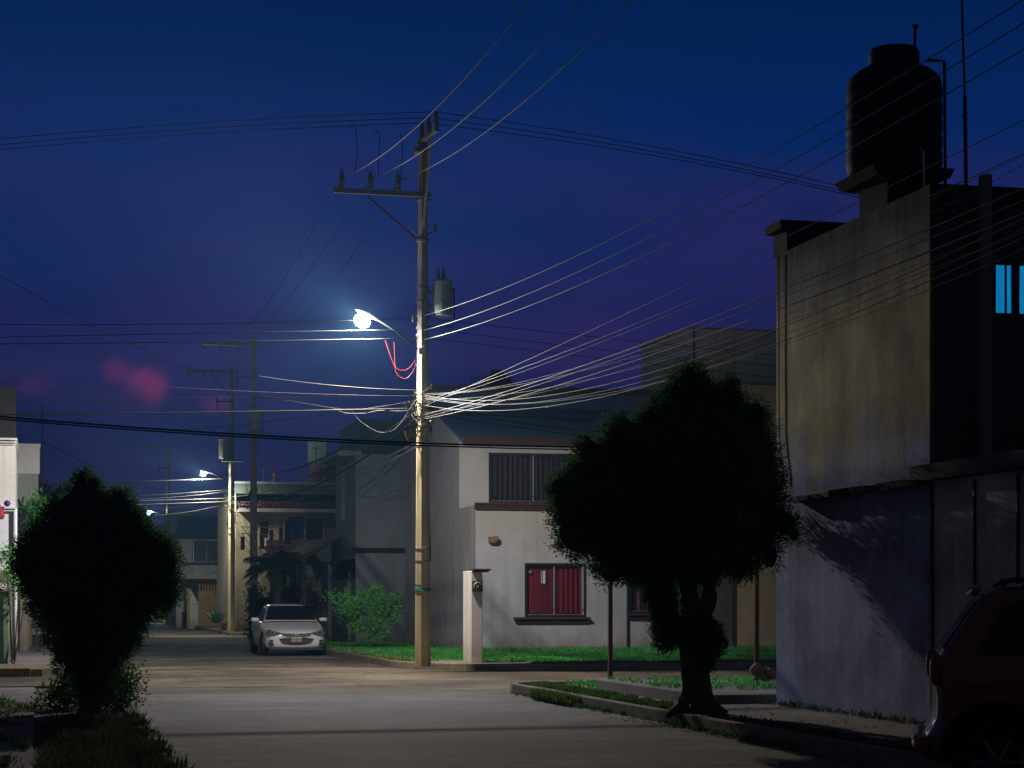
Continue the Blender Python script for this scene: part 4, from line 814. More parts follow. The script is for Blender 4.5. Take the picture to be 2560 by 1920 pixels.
for yy in (1116, 1372, 1402, 1462): build(octo(MB(), PX, PY, pz(yy)-.01, pz(yy)+.01, .176 if yy > 1300 else .158, .176 if yy > 1300 else .158), 'band', 'steel_grey', t)
build(MB().bar((PX-.26, PY-.05, pz(500)), (PX+.24, PY-.05, pz(500)), .04), 'spacer_bar', 'steel_grey', t)
build(MB().box(PX-.24, PX-.13, PY-.05, PY+.03, pz(806), pz(790)), 'spool_bracket', 'steel_grey', t)
build(MB().tube([(PX+.1, PY, pz(585)), (PX+.28, PY, pz(578)), (PX+.3, PY, pz(560))], .02, 5).box(PX+.26, PX+.32, PY-.03, PY+.03, pz(578), pz(558)), 'fuse_cutout', 'steel_grey', t)
build(MB().tube([(PX-.12, PY, pz(590)), (PX-.24, PY, pz(575)), (PX-.2, PY, pz(560))], .015, 5), 'hook', 'steel_grey', t)
build(octo(MB(), PX, PY, pz(1478), pz(1470), .186, .186).quad((PX-.18, PY-.2, pz(1474)), (PX-.02, PY-.2, pz(1478)), (PX-.02, PY-.19, pz(1474)), (PX-.22, PY-.19, pz(1470))), 'teal_ribbon', 'teal_ribbon', t)
build(MB().box(PX-.12, PX-.03, PY-.17, PY-.13, pz(888), pz(872)), 'label_plate', 'white_paint', t)
can(t, PX+.44, PY-.05, pz(790), pz(702), .215, 1)
mb = MB().tube([mp_(1068, 1048), mp_(1069, 1200), mp_(1074, 1402)], .035, 8).tube([mp_(1068, 1050), mp_(1072, 1044, -.05), mp_(1077, 1050, -.1)], .03, 8)
build(mb, 'conduit', 'brick_brown', t)
build(MB().lathe(mp_(1077, 1054, -.1), [(.03, -.03), (.045, 0), (.03, .04)], 10), 'weatherhead', 'white_paint', t, smooth=True)
mb = MB(); rs = random.Random(11)                    # tangle of service cable loops on the shaft
for k in range(46):
    zc_ = pz(rs.uniform(985, 1075)); a0 = rs.uniform(0, 6.28); sp = rs.uniform(.8, 2.6); r = rs.uniform(.16, .24); dz = rs.uniform(-.35, .35); sg = rs.uniform(-.25, .1)
    mb.tube([(PX+r*math.cos(a0+sp*u)*1.05, PY+r*math.sin(a0+sp*u), zc_+dz*u+sg*4*u*(1-u)) for u in [i/9 for i in range(10)]], rs.choice((.006, .008, .011)), 5)
for k in range(14):
    x0, y0 = rs.uniform(1010, 1040), rs.uniform(1030, 1060); x1, y1 = rs.uniform(1040, 1060), rs.uniform(990, 1090)
    mb.tube([mp_(x0+(x1-x0)*u, y0+(y1-y0)*u+rs.uniform(8, 30)*4*u*(1-u), -.15) for u in [i/8 for i in range(9)]], .007, 5)
build(mb, 'cable_tangle', 'black_cable', t)
mb = MB()
for k in range(22):
    zc_ = pz(rs.uniform(970, 1060)); a0 = rs.uniform(3.2, 6.0); sp = rs.uniform(.5, 1.6); r = rs.uniform(.17, .27); dz = rs.uniform(-.3, .3)
    mb.tube([(PX+r*math.cos(a0+sp*u), PY+r*math.sin(a0+sp*u), zc_+dz*u-.2*u*(1-u)) for u in [i/8 for i in range(9)]], rs.choice((.005, .007)), 5)
for k in range(9):
    q = mp_(rs.uniform(1012, 1036), rs.uniform(1000, 1060), -.1); mb.box(q[0]-.02, q[0]+.02, q[1]-.02, q[1]+.02, q[2]-.03, q[2]+.03)
build(mb, 'cable_clamps', 'grey_cable', t)
q = mp_(1024, 1086, -.2); build(slab6(MB(), [(q[0]-.12, q[1]-.03, q[2]+.08), (q[0]+.04, q[1]-.03, q[2]+.13), (q[0]+.09, q[1]-.03, q[2]-.03), (q[0]-.05, q[1]-.03, q[2]-.13), (q[0]-.12, q[1]+.03, q[2]+.08), (q[0]+.04, q[1]+.03, q[2]+.13), (q[0]+.09, q[1]+.03, q[2]-.03), (q[0]-.05, q[1]+.03, q[2]-.13)]), 'splice_box', 'box_orange', t)
LL = Vector(atZ(903, 800, PZ)); LL.y = PY-.02
lamp(t, PX-.1, PY-.02, pz(868), LL, math.radians(24), 1.0, LAMP_POWER)
mb = MB()
for P in ([(963, 850), (970, 872), (985, 912), (1000, 925), (1020, 922), (1040, 898)], [(985, 855), (987, 905), (990, 930), (1005, 945), (1020, 943), (1034, 925), (1040, 905)]):
    mb.tube(curve([mp_(x, y, -.1) for x, y in P]), .0035, 5)
build(mb, 'red_leads', 'red_wire', t)
def small_pole(px_, Y, top, bottom_hid, lab, arm_l, arm_y, brace, low, tr=None, lm=None, up='pole_grey', lo='pole_grey', split=None):
    x, y_, _ = (lambda p: p)(atZ(px_, 1500, Y)); D = Y
    z = lambda yy: H+(1500-yy)/F*D
    t = thing('utility_pole', (x, y_, .15), lab, 'utility pole', 'concrete utility poles down the street'); X = lambda xx: atZ(xx, 1500, D)[0]*1.0
    zs = z(split) if split else None
    if zs: build(octo(MB(), x, y_, .1, zs, .18, .135), 'shaft', lo, t); build(octo(MB(), x, y_, zs+.001, z(top), .135, .09), 'upper_shaft', up, t)
    else: build(octo(MB(), x, y_, .1, z(top), .18, .09), 'shaft', up, t)
    za = z(arm_y); L_ = (px_-arm_l)/F*D
    cr = build(MB().box(x-L_, x+.2, y_-.2, y_-.12, za-.06, za+.06), 'crossarm', 'steel_grey', t)
    for u in (0.02, .36, .68): build(MB().lathe((x-L_*(1-u)+.02, y_-.16, za-.28), [(.02, 0), (.05, .04), (.05, .16), (.02, .2)], 8), 'insulator', 'porcelain', cr)
    build(MB().bar((x-L_*.5, y_-.16, za-.05), (x-.1, y_-.1, z(brace)), .06), 'brace', 'steel_grey', t)
    mb = MB(); zl_ = z(low); mb.box(x-.65, x+.1, y_-.17, y_-.12, zl_-.03, zl_+.03); mb.tube([(x-.68, y_-.15, zl_+.18), (x-.65, y_-.15, zl_-.42)], .03, 6); build(mb, 'fuse_arm', 'black_metal', t)
    if tr:
        dx, y0_, y1_ = tr; can(t, x+dx, y_-.1, z(y1_), z(y0_), .24, 1 if dx > 0 else -1)
        build(MB().box(x-.45, x+.5, y_-.35, y_+.1, z(y1_)-.12, z(y1_)-.03), 'platform', 'steel_grey', t)
    mb = MB(); rs = random.Random(int(px_)); zc0 = z(1500-(1500-1190 if px_ < 590 and px_ > 500 else 0))
    zz0 = 5.6
    for k in range(16):
        a0 = rs.uniform(0, 6.28); sp = rs.uniform(1, 3); r = rs.uniform(.17, .35); dz = rs.uniform(-.5, .3); zc_ = zz0+rs.uniform(-.35, .7)
        mb.tube([(x+r*math.cos(a0+sp*u), y_+r*math.sin(a0+sp*u), zc_+dz*u-.3*4*u*(1-u)) for u in [i/7 for i in range(8)]], .012, 4)
    build(mb, 'cable_tangle', 'grey_cable', t)
    if lm: lamp(t, x-.1, y_-.02, z(lm[2]), Vector((atZ(lm[0], 1500, D)[0], y_-.02, z(lm[1]))), math.radians(12), lm[3], lm[4], 'lamp_lens_far', lm[5], True)
    return x, y_
small_pole(579, 90.6, 918, 0, 'lit second utility pole behind the parked sedan, beside the red planter', 468, 930, 990, 1005, (-.35, 1098, 1148), (507, 1184, 1206, .72, 4200, (.9, 1, .92)), lo='pole_concrete', split=1196)
small_pole(634, 79.0, 843, 0, 'dark utility pole behind the palm, taller than the lit pole to its left', 506, 863, 930, 946, (.05, 1022, 1080), None)
small_pole(420, 137, 1115, 0, 'third pole along the kerb with a short lit base, beyond the lit second pole', 347, 1117, 1165, 1170, None, (372, 1281, 1296, .9, 3500, (.8, 1, .95)), lo='pole_concrete', split=1290)
small_pole(341, 182, 1213, 0, 'farthest tiny utility pole just right of the left conifer top', 287, 1219, 1250, 1260, None, None)
# ------------------------------------------------------------------ wires
def wire(lab, grp, p0, p1, pix, r=.009, s0=0., s1=1., m='black_cable', sag=None, n=44):
    p0 = Vector(p0[:2]); p1 = Vector(p1[:2]); dd = p1-p0; ss, zz = [], []
    for (x, y) in pix:                                  # where the sight line meets the wire's own vertical plane
        dx, dy = ray(x); den = dx*dd.y-dy*dd.x; Z = (p0.x*dd.y-p0.y*dd.x)/den; q = Vector((Z*dx, Z*dy))
        ss.append((q-p0).dot(dd)/dd.length_squared); zz.append(H+(1500-y)/F*Z)
    deg = min(2, len(ss)-1); c_ = np.polyfit(ss, zz, deg)
    if sag is not None:
        c_ = np.polyfit([ss[0], (ss[0]+ss[-1])/2, ss[-1]], [zz[0], (zz[0]+zz[-1])/2-sag, zz[-1]], 2)
    pts = [(p0.x+dd.x*s, p0.y+dd.y*s, float(np.polyval(c_, s))) for s in np.linspace(s0, s1, n)]
    o = build(MB().tube(pts, r, 6), 'overhead_wire', m, smooth=True); return tag(o, lab, 'wire', grp)
NP = (8.7, 3.0)      # next pole, beside the camera and out of frame
P = (PX, PY)
g1 = 'three high wires from the crossarm towards the camera'
for (ix, pts, lab) in ((845, [(848, 449), (1007, 347), (1325, 0)], 'high wire from the outermost crossarm insulator, leftmost where it leaves the top of the picture'),
                      (918, [(923, 450), (1040, 388.5), (1457, 0)], 'high wire from the middle crossarm insulator, second to leave the top of the picture'),
                      (990, [(997, 453), (1200, 340), (1580, 0)], 'high wire from the innermost crossarm insulator, third to leave the top of the picture')):
    xi = atZ(ix, 0, PZ)[0]; wire(lab, g1, (xi, PY-.15), (NP[0]+xi-PX, NP[1]), pts, .009)
g2 = 'three high wires from the crossarm down to the dark pole'
for k, (ix, pts, lab) in enumerate(((845, [(840, 463), (740, 648), (575, 853)], 'leftmost high wire sagging from the crossarm down to the dark second crossarm'),
                      (918, [(905, 480), (752, 706), (648, 827)], 'middle high wire sagging from the crossarm down to the dark second crossarm'),
                      (990, [(975, 490), (879, 642), (694, 845)], 'rightmost high wire sagging from the crossarm down to the dark second crossarm'))):
    xi = atZ(ix, 0, PZ)[0]; x2 = (6.9, 7.6, 8.3)[k]; wire(lab, g2, (xi, PY-.15), (x2, 79), pts, .009)
g3 = 'three high wires crossing along the side street'
for k in range(3):
    q = TI[k]; yl = (374, 362, 347)[k]; yr = (493, 487, 476)[k]; nm = ('lowest', 'middle', 'topmost')[k]
    xm = (1055, 1071, 1089)[k]; ym = q.z
    w0 = (q.x, q.y); yt = 1500-(q.z-H)/ (q.x*SA+q.y*CA)*F
    wire(nm+' of three high wires running left from the main pole top', g3, w0, (-32, q.y), [(xm, yt), (500, yt+(yl-yt)*.42), (0, yl)], .009)
    wire(nm+' of three high wires running right from the main pole top to the tank tower', g3, w0, (48, q.y+.3), [(xm, yt), (1500, yt+(yr-yt)*.32), (2145, yr)], .009)
g4 = 'three drop wires above the crossarm'
for (P_, lab) in (([(870, 318), (886, 320), (891, 345), (893, 380), (888, 430), (884, 434)], 'left drop wire linking a high wire to the crossarm wire'), ([(938, 330), (948, 333), (949, 360), (946, 400), (946, 436), (944, 442)], 'middle drop wire linking a high wire to the crossarm wire'), ([(996, 338), (1004, 341), (1006, 380), (1004, 420), (1002, 448)], 'right drop wire linking a high wire to the crossarm wire')):
    tag(build(MB().tube(curve([atZ(x, y, 44.0) for x, y in P_]), .009, 5), 'drop_wire', 'black_cable'), lab, 'wire', g4)
g5 = 'three low voltage wires from the main pole rising to the upper right'
for lab, pts in (('uppermost long wire rising from the transformer past the top of the big tank', [(1075, 785), (1200, 743), (1920, 386), (2493, 40)]),
                 ('second long wire rising from the transformer across the big tank', [(1075, 822), (1200, 781), (1920, 435), (2560, 57)]),
                 ('third long wire rising from the transformer across the big tank', [(1075, 845), (1200, 810), (1920, 481), (2560, 124)])):
    wire(lab, g5, P, NP, pts, .0062, m='bare_wire')
g6 = 'service cables fanning from the main pole to the right'
SV = [([(1068, 1000), (1400, 884), (1720, 757), (1900, 678)], .008), ([(1068, 1005), (1400, 895), (1900, 690)], .005), ([(1068, 1012), (1452, 838), (1900, 625), (2153, 500)], .008),
      ([(1068, 1035), (1400, 935), (1900, 746), (2328, 570)], .012), ([(1068, 1042), (1400, 943), (1900, 767), (2325, 594)], .008), ([(1068, 1046), (1400, 962), (1900, 791), (2325, 627)], .011),
      ([(1068, 1030), (1400, 972), (1900, 806), (2325, 652)], .004), ([(1068, 990), (1250, 1000), (1400, 984), (1643, 930), (1900, 838)], .009),
      ([(1068, 995), (1250, 1018), (1400, 993), (1560, 963), (1900, 862)], .006), ([(1068, 993), (1250, 1010), (1400, 1001), (1603, 968), (1900, 880)], .006),
      ([(1068, 1015), (1180, 1025), (1400, 1012), (1689, 951), (1944, 850), (2325, 705)], .009), ([(1068, 985), (1260, 960), (1500, 905), (1900, 740)], .005),
      ([(1068, 988), (1200, 975), (1450, 930), (1900, 790)], .005), ([(1068, 998), (1220, 990), (1400, 965), (1900, 826)], .005)]
order = ['first (topmost)', 'second', 'third', 'fourth', 'fifth', 'sixth', 'seventh', 'eighth', 'ninth', 'tenth', 'eleventh', 'twelfth', 'thirteenth', 'fourteenth']
rank = sorted(range(len(SV)), key=lambda k: np.interp(1900, [p[0] for p in SV[k][0]], [p[1] for p in SV[k][0]]))
for k, (pts, r) in enumerate(SV):
    wire(order[rank.index(k)]+' service cable counted down the left edge of the weathered building', g6, P, NP, pts, r*.62, m='grey_cable')
g7 = 'side street wires left and right of the main pole'
LWX = (-30, PY-1.0)
for lab, pts, r, m_ in (('thin dark wire level with the lamp, left of the main pole', [(1040, 795), (840, 802), (0, 811)], .007, 'black_cable'),
        ('upper bright wire under the lamp head, left of the main pole', [(1040, 824), (840, 828), (541, 832), (0, 843)], .011, 'bare_wire'),
        ('lower bright wire under the lamp head, left of the main pole', [(1035, 845), (840, 850), (440, 855), (0, 860)], .012, 'bare_wire'),
        ('bright cable curving down past the dark pole to the main pole', [(1030, 975), (840, 964), (640, 939)], .006, 'grey_cable'),
        ('faint cable level between the dark pole and the main pole', [(1040, 990), (840, 987), (505, 972), (300, 960)], .006, 'grey_cable'),
        ('upper of two nearly level thin cables reaching the main pole clamps', [(1020, 990), (840, 993), (440, 1001), (0, 1010)], .005, 'grey_cable'),
        ('lower of two nearly level thin cables reaching the main pole clamps', [(1020, 989), (840, 994), (440, 993), (0, 990)], .005, 'grey_cable'),
        ('thick bright level cable crossing left from the main pole', [(1040, 1021), (500, 1031), (0, 1037)], .016, 'grey_cable'),
        ('pale cable falling gently left below the thick bright one', [(1035, 1003), (870, 1027), (700, 1052), (455, 1075)], .007, 'grey_cable'),
        ('pale cable dropping from the dark pole to the thick bright cable', [(870, 1026), (840, 1021), (698, 997), (640, 985)], .006, 'grey_cable')):
    x_end = pts[-1][0]; e = onY(x_end, 1500, PY); s1 = 1.0 if x_end < 20 else (PX-e[0])/(PX+30)
    wire(lab, g7, P, LWX, pts, r, s1=s1, m=m_)
tag(build(MB().tube(curve([mp_(x, y, -.2) for x, y in ((880, 1027), (893, 1045), (910, 1060), (935, 1075), (952, 1081), (975, 1079), (990, 1070), (1008, 1050), (1025, 1022), (1040, 1000))]), .007, 6), 'cable_loop', 'grey_cable', smooth=True), 'white slack cable loop hanging left of the main pole', 'cable')
tag(build(MB().tube([mp_(x, y, -.2) for x, y in ((835, 1022), (860, 1032), (880, 1034), (918, 1033), (945, 1026), (1000, 1028), (1040, 1024))], .008, 6), 'cable_loop', 'grey_cable', smooth=True), 'short lashed cable just under the thick bright cable', 'cable')
for lab, pts in (('upper dark wire descending right from the main pole to the rear tower', [(1080, 797), (1400, 833), (1943, 888)]), ('middle dark wire descending right from the main pole to the rear tower', [(1075, 822), (1400, 862), (1943, 915)]), ('lower dark wire descending right from the main pole to the rear tower', [(1080, 846), (1400, 884), (1943, 945)])):
    wire(lab, g7, P, (45, PY+1), pts, .007, s1=1)
# shadowy cables crossing in front of the corner house
for k, pts in enumerate(([(1080, 1030), (1250, 1038), (1520, 1055), (1800, 1070)], [(1080, 1020), (1300, 1060), (1500, 1078), (1800, 1095)], [(1080, 1035), (1300, 1068), (1480, 1093), (1800, 1125)])):
    wire(('upper', 'middle', 'lower')[k]+' dark cable crossing the blue roof of the corner house', g7, P, (45, PY+3), pts, .009, s1=1)
wire('thin pale cable slanting down across the corner house roof to its window', g7, P, (14.5, UY-.1), [(1070, 970), (1180, 1040), (1400, 1110)], .005, m='grey_cable', s1=.85)
wire('thick upper cable bundle running from the main pole tangle back along the kerb', 'cable bundles running back from the main pole', P, (8.45, 79), [(1030, 1010), (948, 1066), (840, 1129)], .022, s1=.8)
wire('thick lower cable bundle running from the main pole tangle back along the kerb', 'cable bundles running back from the main pole', (PX+.12, PY), (8.7, 79), [(1035, 1052), (960, 1110), (890, 1158)], .026, s1=.8)
g8 = 'pair of thick black cables crossing in front of the main pole'
for k, pts in enumerate(([(0, 1042), (500, 1079), (1060, 1109), (1470, 1118)], [(0, 1048), (500, 1085), (1060, 1115), (1470, 1124)])):
    wire(('upper', 'lower')[k]+' of two thick black cables crossing in front of the main pole', g8, (-34, 35.3), (44, 35.3), pts, (.017, .014)[k], s0=0, s1=1, n=60)
g9 = 'wires reaching the far poles from the left'
x2, y2 = atZ(468, 1500, 90.6)[:2]
wire('long dark wire sagging from the left edge to the lit second pole crossarm', g9, (-14, 50), (x2, y2), [(0, 687), (180, 788), (320, 857), (465, 920)], .012, s0=.25)
wire('faint dark wire sagging from the left edge to the third far pole', g9, (-10, 60), (8.2, 137), [(0, 950), (170, 985), (340, 1012), (640, 1030)], .012, s0=.0, s1=.9)
wire('faint wire from the grey left house down to the far poles', g9, (0.1, 62), (8.6, 137), [(50, 1070), (190, 1150), (345, 1206), (400, 1222)], .014, s0=.0, s1=1)
g10 = 'cables fanning left from the lit second pole'
X2, Y2 = atZ(579, 1500, 90.6)[:2]
for k, (ys, r) in enumerate((((1197, 1200, 1204), .03), ((1224, 1232, 1240), .012), ((1228, 1240, 1248), .012), ((1246, 1249, 1252), .024), ((1254, 1258, 1262), .03), ((1256, 1266, 1275), .02), ((1258, 1280, 1290), .02), ((1262, 1285, 1297), .016))):
    nm = ('first (topmost)', 'second', 'third', 'fourth', 'fifth', 'sixth', 'seventh', 'eighth (lowest)')[k]
    wire(nm+' cable fanning left from the lit second pole towards the left conifer', g10, (X2, Y2), (-12, Y2+1), [(572, ys[0]), (470, ys[1]), (350, ys[2])], r, s1=.62, m='grey_cable')
for k, pts in enumerate(([(585, 1250), (640, 1262), (760, 1225), (900, 1165), (1010, 1130)], [(585, 1255), (650, 1270), (760, 1240), (880, 1192), (1010, 1140)], [(585, 1240), (640, 1238), (700, 1215), (900, 1120)])):
    wire(('middle', 'lowest', 'topmost')[k]+' cable from the lit second pole to the blue grey house', 'cables between the lit second pole and the grey house', (X2, Y2), (PX+.2, PY), pts, .011, s1=1, m='grey_cable')
for k, pts in enumerate(([(420, 1318), (560, 1330), (660, 1337)], [(420, 1303), (520, 1312), (640, 1318)])):
    wire(('lower', 'upper')[k]+' dark cable passing behind the lit second pole', 'cables behind the lit second pole', (8.65, 135), (9.2, 80), pts, .02, s1=1)
for k, (a_, b_) in enumerate((((1035, 1105), (890, 1255)), ((1010, 1110), (895, 1230)), ((1030, 1130), (888, 1225)))):
    p_, q_ = atZ(*a_, 60), atZ(*b_, 66); tag(build(MB().tube([p_, tuple((Vector(p_)+Vector(q_))/2-Vector((0, 0, .12))), q_], .008, 5), 'overhead_wire', 'black_cable'), ('longest', 'middle', 'lowest')[k]+' of three slanting wires in front of the blue grey wall', 'wire', 'slanting wires before the grey wall')
# ------------------------------------------------------------------ foliage
def leaves_mesh(Pc, D, ln, w, name, m, par=None, origin=None, curl=.25, tri=False):
    """one quad (bent) leaf per point: Pc centres, D unit directions"""
    n = len(Pc); R = rng.normal(size=(n, 3)); S_ = np.cross(D, R); S_ /= np.linalg.norm(S_, axis=1)[:, None]+1e-9
    ln = np.broadcast_to(ln, n)[:, None]; w = np.broadcast_to(w, n)[:, None]
    a = Pc-S_*w*.15; b = Pc+D*ln*.5-S_*w*.5; c_ = Pc+D*ln; d = Pc+D*ln*.5+S_*w*.5
    V = np.stack([a, b, c_, d], 1).reshape(-1, 3)
    o_ = Vector(origin) if par is None else ORG[par.name]; V = V-np.array(o_)
    me = bpy.data.meshes.new(name); me.vertices.add(4*n); me.vertices.foreach_set('co', V.ravel()); me.loops.add(4*n); me.loops.foreach_set('vertex_index', np.arange(4*n))
    me.polygons.add(n); me.polygons.foreach_set('loop_start', np.arange(0, 4*n, 4)); me.polygons.foreach_set('loop_total', np.full(n, 4)); me.update(calc_edges=True); me.materials.append(M[m])
    ob = bpy.data.objects.new(name, me); C.objects.link(ob); ORG[ob.name] = o_
    if par is None: ob.location = o_
    else: ob.parent = par
    return ob
def unit(v): return v/(np.linalg.norm(v, axis=-1, keepdims=True)+1e-9)
def blobs_px(lst, Z):
    out = []
    for b in lst:
        x, y, rx, ry = b[:4]; dz = b[4] if len(b) > 4 else rng.uniform(-.25, .25); rd = b[5] if len(b) > 5 else max(rx, ry*.8)
        c_ = atZ(x, y, Z+dz); k = Z/F; out.append((np.array(c_), np.array([rx*k, rd*k, ry*k])))
    return out
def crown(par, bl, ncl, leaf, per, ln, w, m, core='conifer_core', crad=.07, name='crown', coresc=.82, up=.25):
    areas = np.array([np.prod(r)**(2/3) for _, r in bl]); cnt = (ncl*areas/areas.sum()).astype(int)
    cen = []; nor = []
    for (c_, r), k in zip(bl, cnt):
        d = unit(rng.normal(size=(k, 3))); f = rng.uniform(.86, 1.04, size=(k, 1))*(1+.10*np.sin(d[:, :1]*9+c_[0])*np.cos(d[:, 2:]*8)); p = c_+d*r*f
        ok = np.ones(k, bool)
        for c2, r2 in bl:
            if c2 is c_: continue
            ok &= (np.linalg.norm((p-c2)/r2, axis=1) > .80)
        far_ = rng.random((k, 1)) < .10; p = p+unit(d/r)*far_*rng.uniform(.02, 1.9, (k, 1))*crad*1.3
        cen.append(p[ok]); nor.append(unit(d/r)[ok])
    cen = np.concatenate(cen); nor = np.concatenate(nor)
    Pc = np.repeat(cen, per, 0)+rng.normal(size=(len(cen)*per, 3))*crad; D = unit(np.repeat(nor, per, 0)*.9+rng.normal(size=(len(cen)*per, 3))*.55+np.array([0, 0, up]))
    n = len(Pc); co = leaves_mesh(Pc, D, rng.uniform(.6, 1.3, n)*ln, rng.uniform(.7, 1.2, n)*w, name, m, par)
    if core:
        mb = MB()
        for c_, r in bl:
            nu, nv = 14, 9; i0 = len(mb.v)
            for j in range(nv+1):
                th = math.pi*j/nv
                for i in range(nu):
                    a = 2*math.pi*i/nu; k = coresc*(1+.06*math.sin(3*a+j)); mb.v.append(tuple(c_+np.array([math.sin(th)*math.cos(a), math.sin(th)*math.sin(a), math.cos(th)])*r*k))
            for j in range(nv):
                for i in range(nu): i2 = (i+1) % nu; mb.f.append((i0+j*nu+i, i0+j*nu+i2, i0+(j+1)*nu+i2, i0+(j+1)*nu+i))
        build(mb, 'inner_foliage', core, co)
    return co
TZ = 25.5; q = gnd(1743, 1790, .12); TRX, TRY = q[0], q[1]
t = thing('conifer_tree', (TRX, TRY, .12), 'large dark rounded conifer on the right verge, with a forked bare trunk', 'tree')
B = [(1722, 985, 48, 72, 0), (1700, 1060, 85, 90, .1), (1822, 1015, 34, 62, -.1), (1775, 1010, 35, 45), (1722, 945, 22, 34, 0), (1748, 955, 16, 30, .1), (1824, 975, 16, 30, 0), (1690, 990, 26, 40, 0), (1790, 995, 20, 30, .1), (1650, 1100, 75, 75), (1590, 1110, 50, 55, .2), (1540, 1062, 18, 26, 0), (1620, 1050, 22, 26, 0), (1470, 1120, 22, 26, 0), (1400, 1215, 26, 26, 0), (1890, 1040, 22, 40, .3), (1545, 1110, 42, 68, -.2), (1490, 1170, 66, 70), (1435, 1255, 60, 68, .1), (1450, 1330, 62, 60, -.2), (1520, 1250, 120, 120, 0), (1630, 1210, 150, 150, .1), (1760, 1180, 155, 170, 0), (1850, 1120, 82, 110, .4), (1885, 1230, 72, 110, .6), (1900, 1320, 60, 60, .8), (1965, 1310, 30, 34, .9), (1985, 1335, 14, 22, .9), (1880, 1270, 55, 110, 1.1), (1560, 1375, 95, 60, 0), (1700, 1350, 140, 75, 0), (1820, 1370, 95, 62, .5), (1530, 1430, 34, 30, .1), (1575, 1425, 40, 26.2), (1640, 1430, 70, 40, 0), (1740, 1430, 60, 34, .1), (1845, 1420, 40, 28, .5), (1925, 1390, 22, 34, .8)]
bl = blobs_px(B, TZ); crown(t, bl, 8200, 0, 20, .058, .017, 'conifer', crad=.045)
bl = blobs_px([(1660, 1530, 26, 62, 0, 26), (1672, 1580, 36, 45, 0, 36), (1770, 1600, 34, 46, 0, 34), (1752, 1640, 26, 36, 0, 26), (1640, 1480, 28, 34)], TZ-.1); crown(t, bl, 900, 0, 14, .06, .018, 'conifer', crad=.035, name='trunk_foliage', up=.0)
tk = lambda x, y, dz=0: atZ(x, y, TZ+dz)
mb = MB()
mb.tube([tk(1752, 1800), tk(1748, 1770), tk(1742, 1720), tk(1737, 1660), tk(1734, 1600), tk(1728, 1540), tk(1720, 1480), tk(1705, 1400), tk(1690, 1300)], [.25, .205, .19, .185, .19, .15, .11, .09, .05], 12)
mb.tube([tk(1752, 1650, .05), tk(1762, 1590, .05), tk(1764, 1530), tk(1772, 1470), tk(1775, 1380), tk(1770, 1250)], [.13, .12, .09, .085, .07, .04], 10)
mb.tube([tk(1745, 1570), tk(1758, 1520), tk(1768, 1480)], [.04, .035, .03], 7)
mb.tube([tk(1720, 1480), tk(1700, 1440), tk(1640, 1380), tk(1580, 1340)], [.07, .06, .05, .03], 7); mb.tube([tk(1772, 1440), tk(1830, 1390), tk(1880, 1330)], [.06, .05, .03], 7)
mb.tube([tk(1780, 1530), tk(1788, 1500), tk(1786, 1480)], [.03, .025, .02], 6)
for k in range(6): a = k*1.05; mb.tube([(TRX+.15*math.cos(a), TRY+.15*math.sin(a), .28), (TRX+.42*math.cos(a), TRY+.36*math.sin(a), .12)], [.09, .04], 6)
for v_ in range(len(mb.v)): p = mb.v[v_]; mb.v[v_] = (p[0]+.012*math.sin(p[2]*17+p[1]*9), p[1], p[2])
build(mb, 'trunk', 'bark', t, smooth=True)
for P_ in ([(1712, 1705), (1704, 1740), (1697, 1775), (1702, 1800)], [(1708, 1730), (1712, 1765), (1706, 1800)], [(1700, 1742), (1692, 1780), (1690, 1805)], [(1778, 1745), (1790, 1762), (1808, 1778)]): build(MB().tube([tk(x, y, -.3) for x, y in P_], [.014]*(len(P_)-1)+[.006], 5), 'hanging_root', 'bark', t)
LZ = 26.3; q = gnd(223, 1775, .12)
t = thing('conifer_tree', (q[0], q[1], .12), 'dark rounded conifer on the left verge, pointed at its top and narrow at its foot', 'tree')
B = [(204, 1200, 13, 26, 0), (232, 1208, 12, 22, 0), (300, 1240, 13, 22, 0), (160, 1275, 22, 26, 0), (62, 1395, 20, 30, 0), (203, 1240, 26, 52, 0), (190, 1280, 60, 60, .1), (231, 1240, 24, 50, -.1), (250, 1285, 50, 55), (298, 1270, 32, 46, 0), (318, 1310, 45, 55), (180, 1340, 95, 75, 0), (290, 1355, 100, 80, .1), (120, 1385, 70, 70), (370, 1385, 55, 70, 0), (400, 1410, 52, 62, .1), (95, 1430, 55, 70, -.1), (220, 1430, 150, 110, 0), (330, 1470, 110, 90, 0), (150, 1490, 75, 75, 0), (400, 1470, 42, 45, 0), (230, 1560, 115, 90, 0), (300, 1570, 58, 70, 0), (230, 1640, 85, 65, 0), (232, 1700, 48, 55, 0)]
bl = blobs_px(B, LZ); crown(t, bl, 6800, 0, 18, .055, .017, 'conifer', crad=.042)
lk = lambda x, y, dz=0: atZ(x, y, LZ+dz)
mb = MB().tube([lk(222, 1795), lk(222, 1760), lk(224, 1700), lk(230, 1600), lk(235, 1400)], [.19, .13, .12, .10, .05], 10)
for k in range(9): a = rng.uniform(-1, 1); mb.tube([lk(224+a*6, 1740), lk(224+a*35, 1700), lk(224+a*75, 1650)], [.03, .022, .012], 5)
build(mb, 'trunk', 'bark', t, smooth=True)
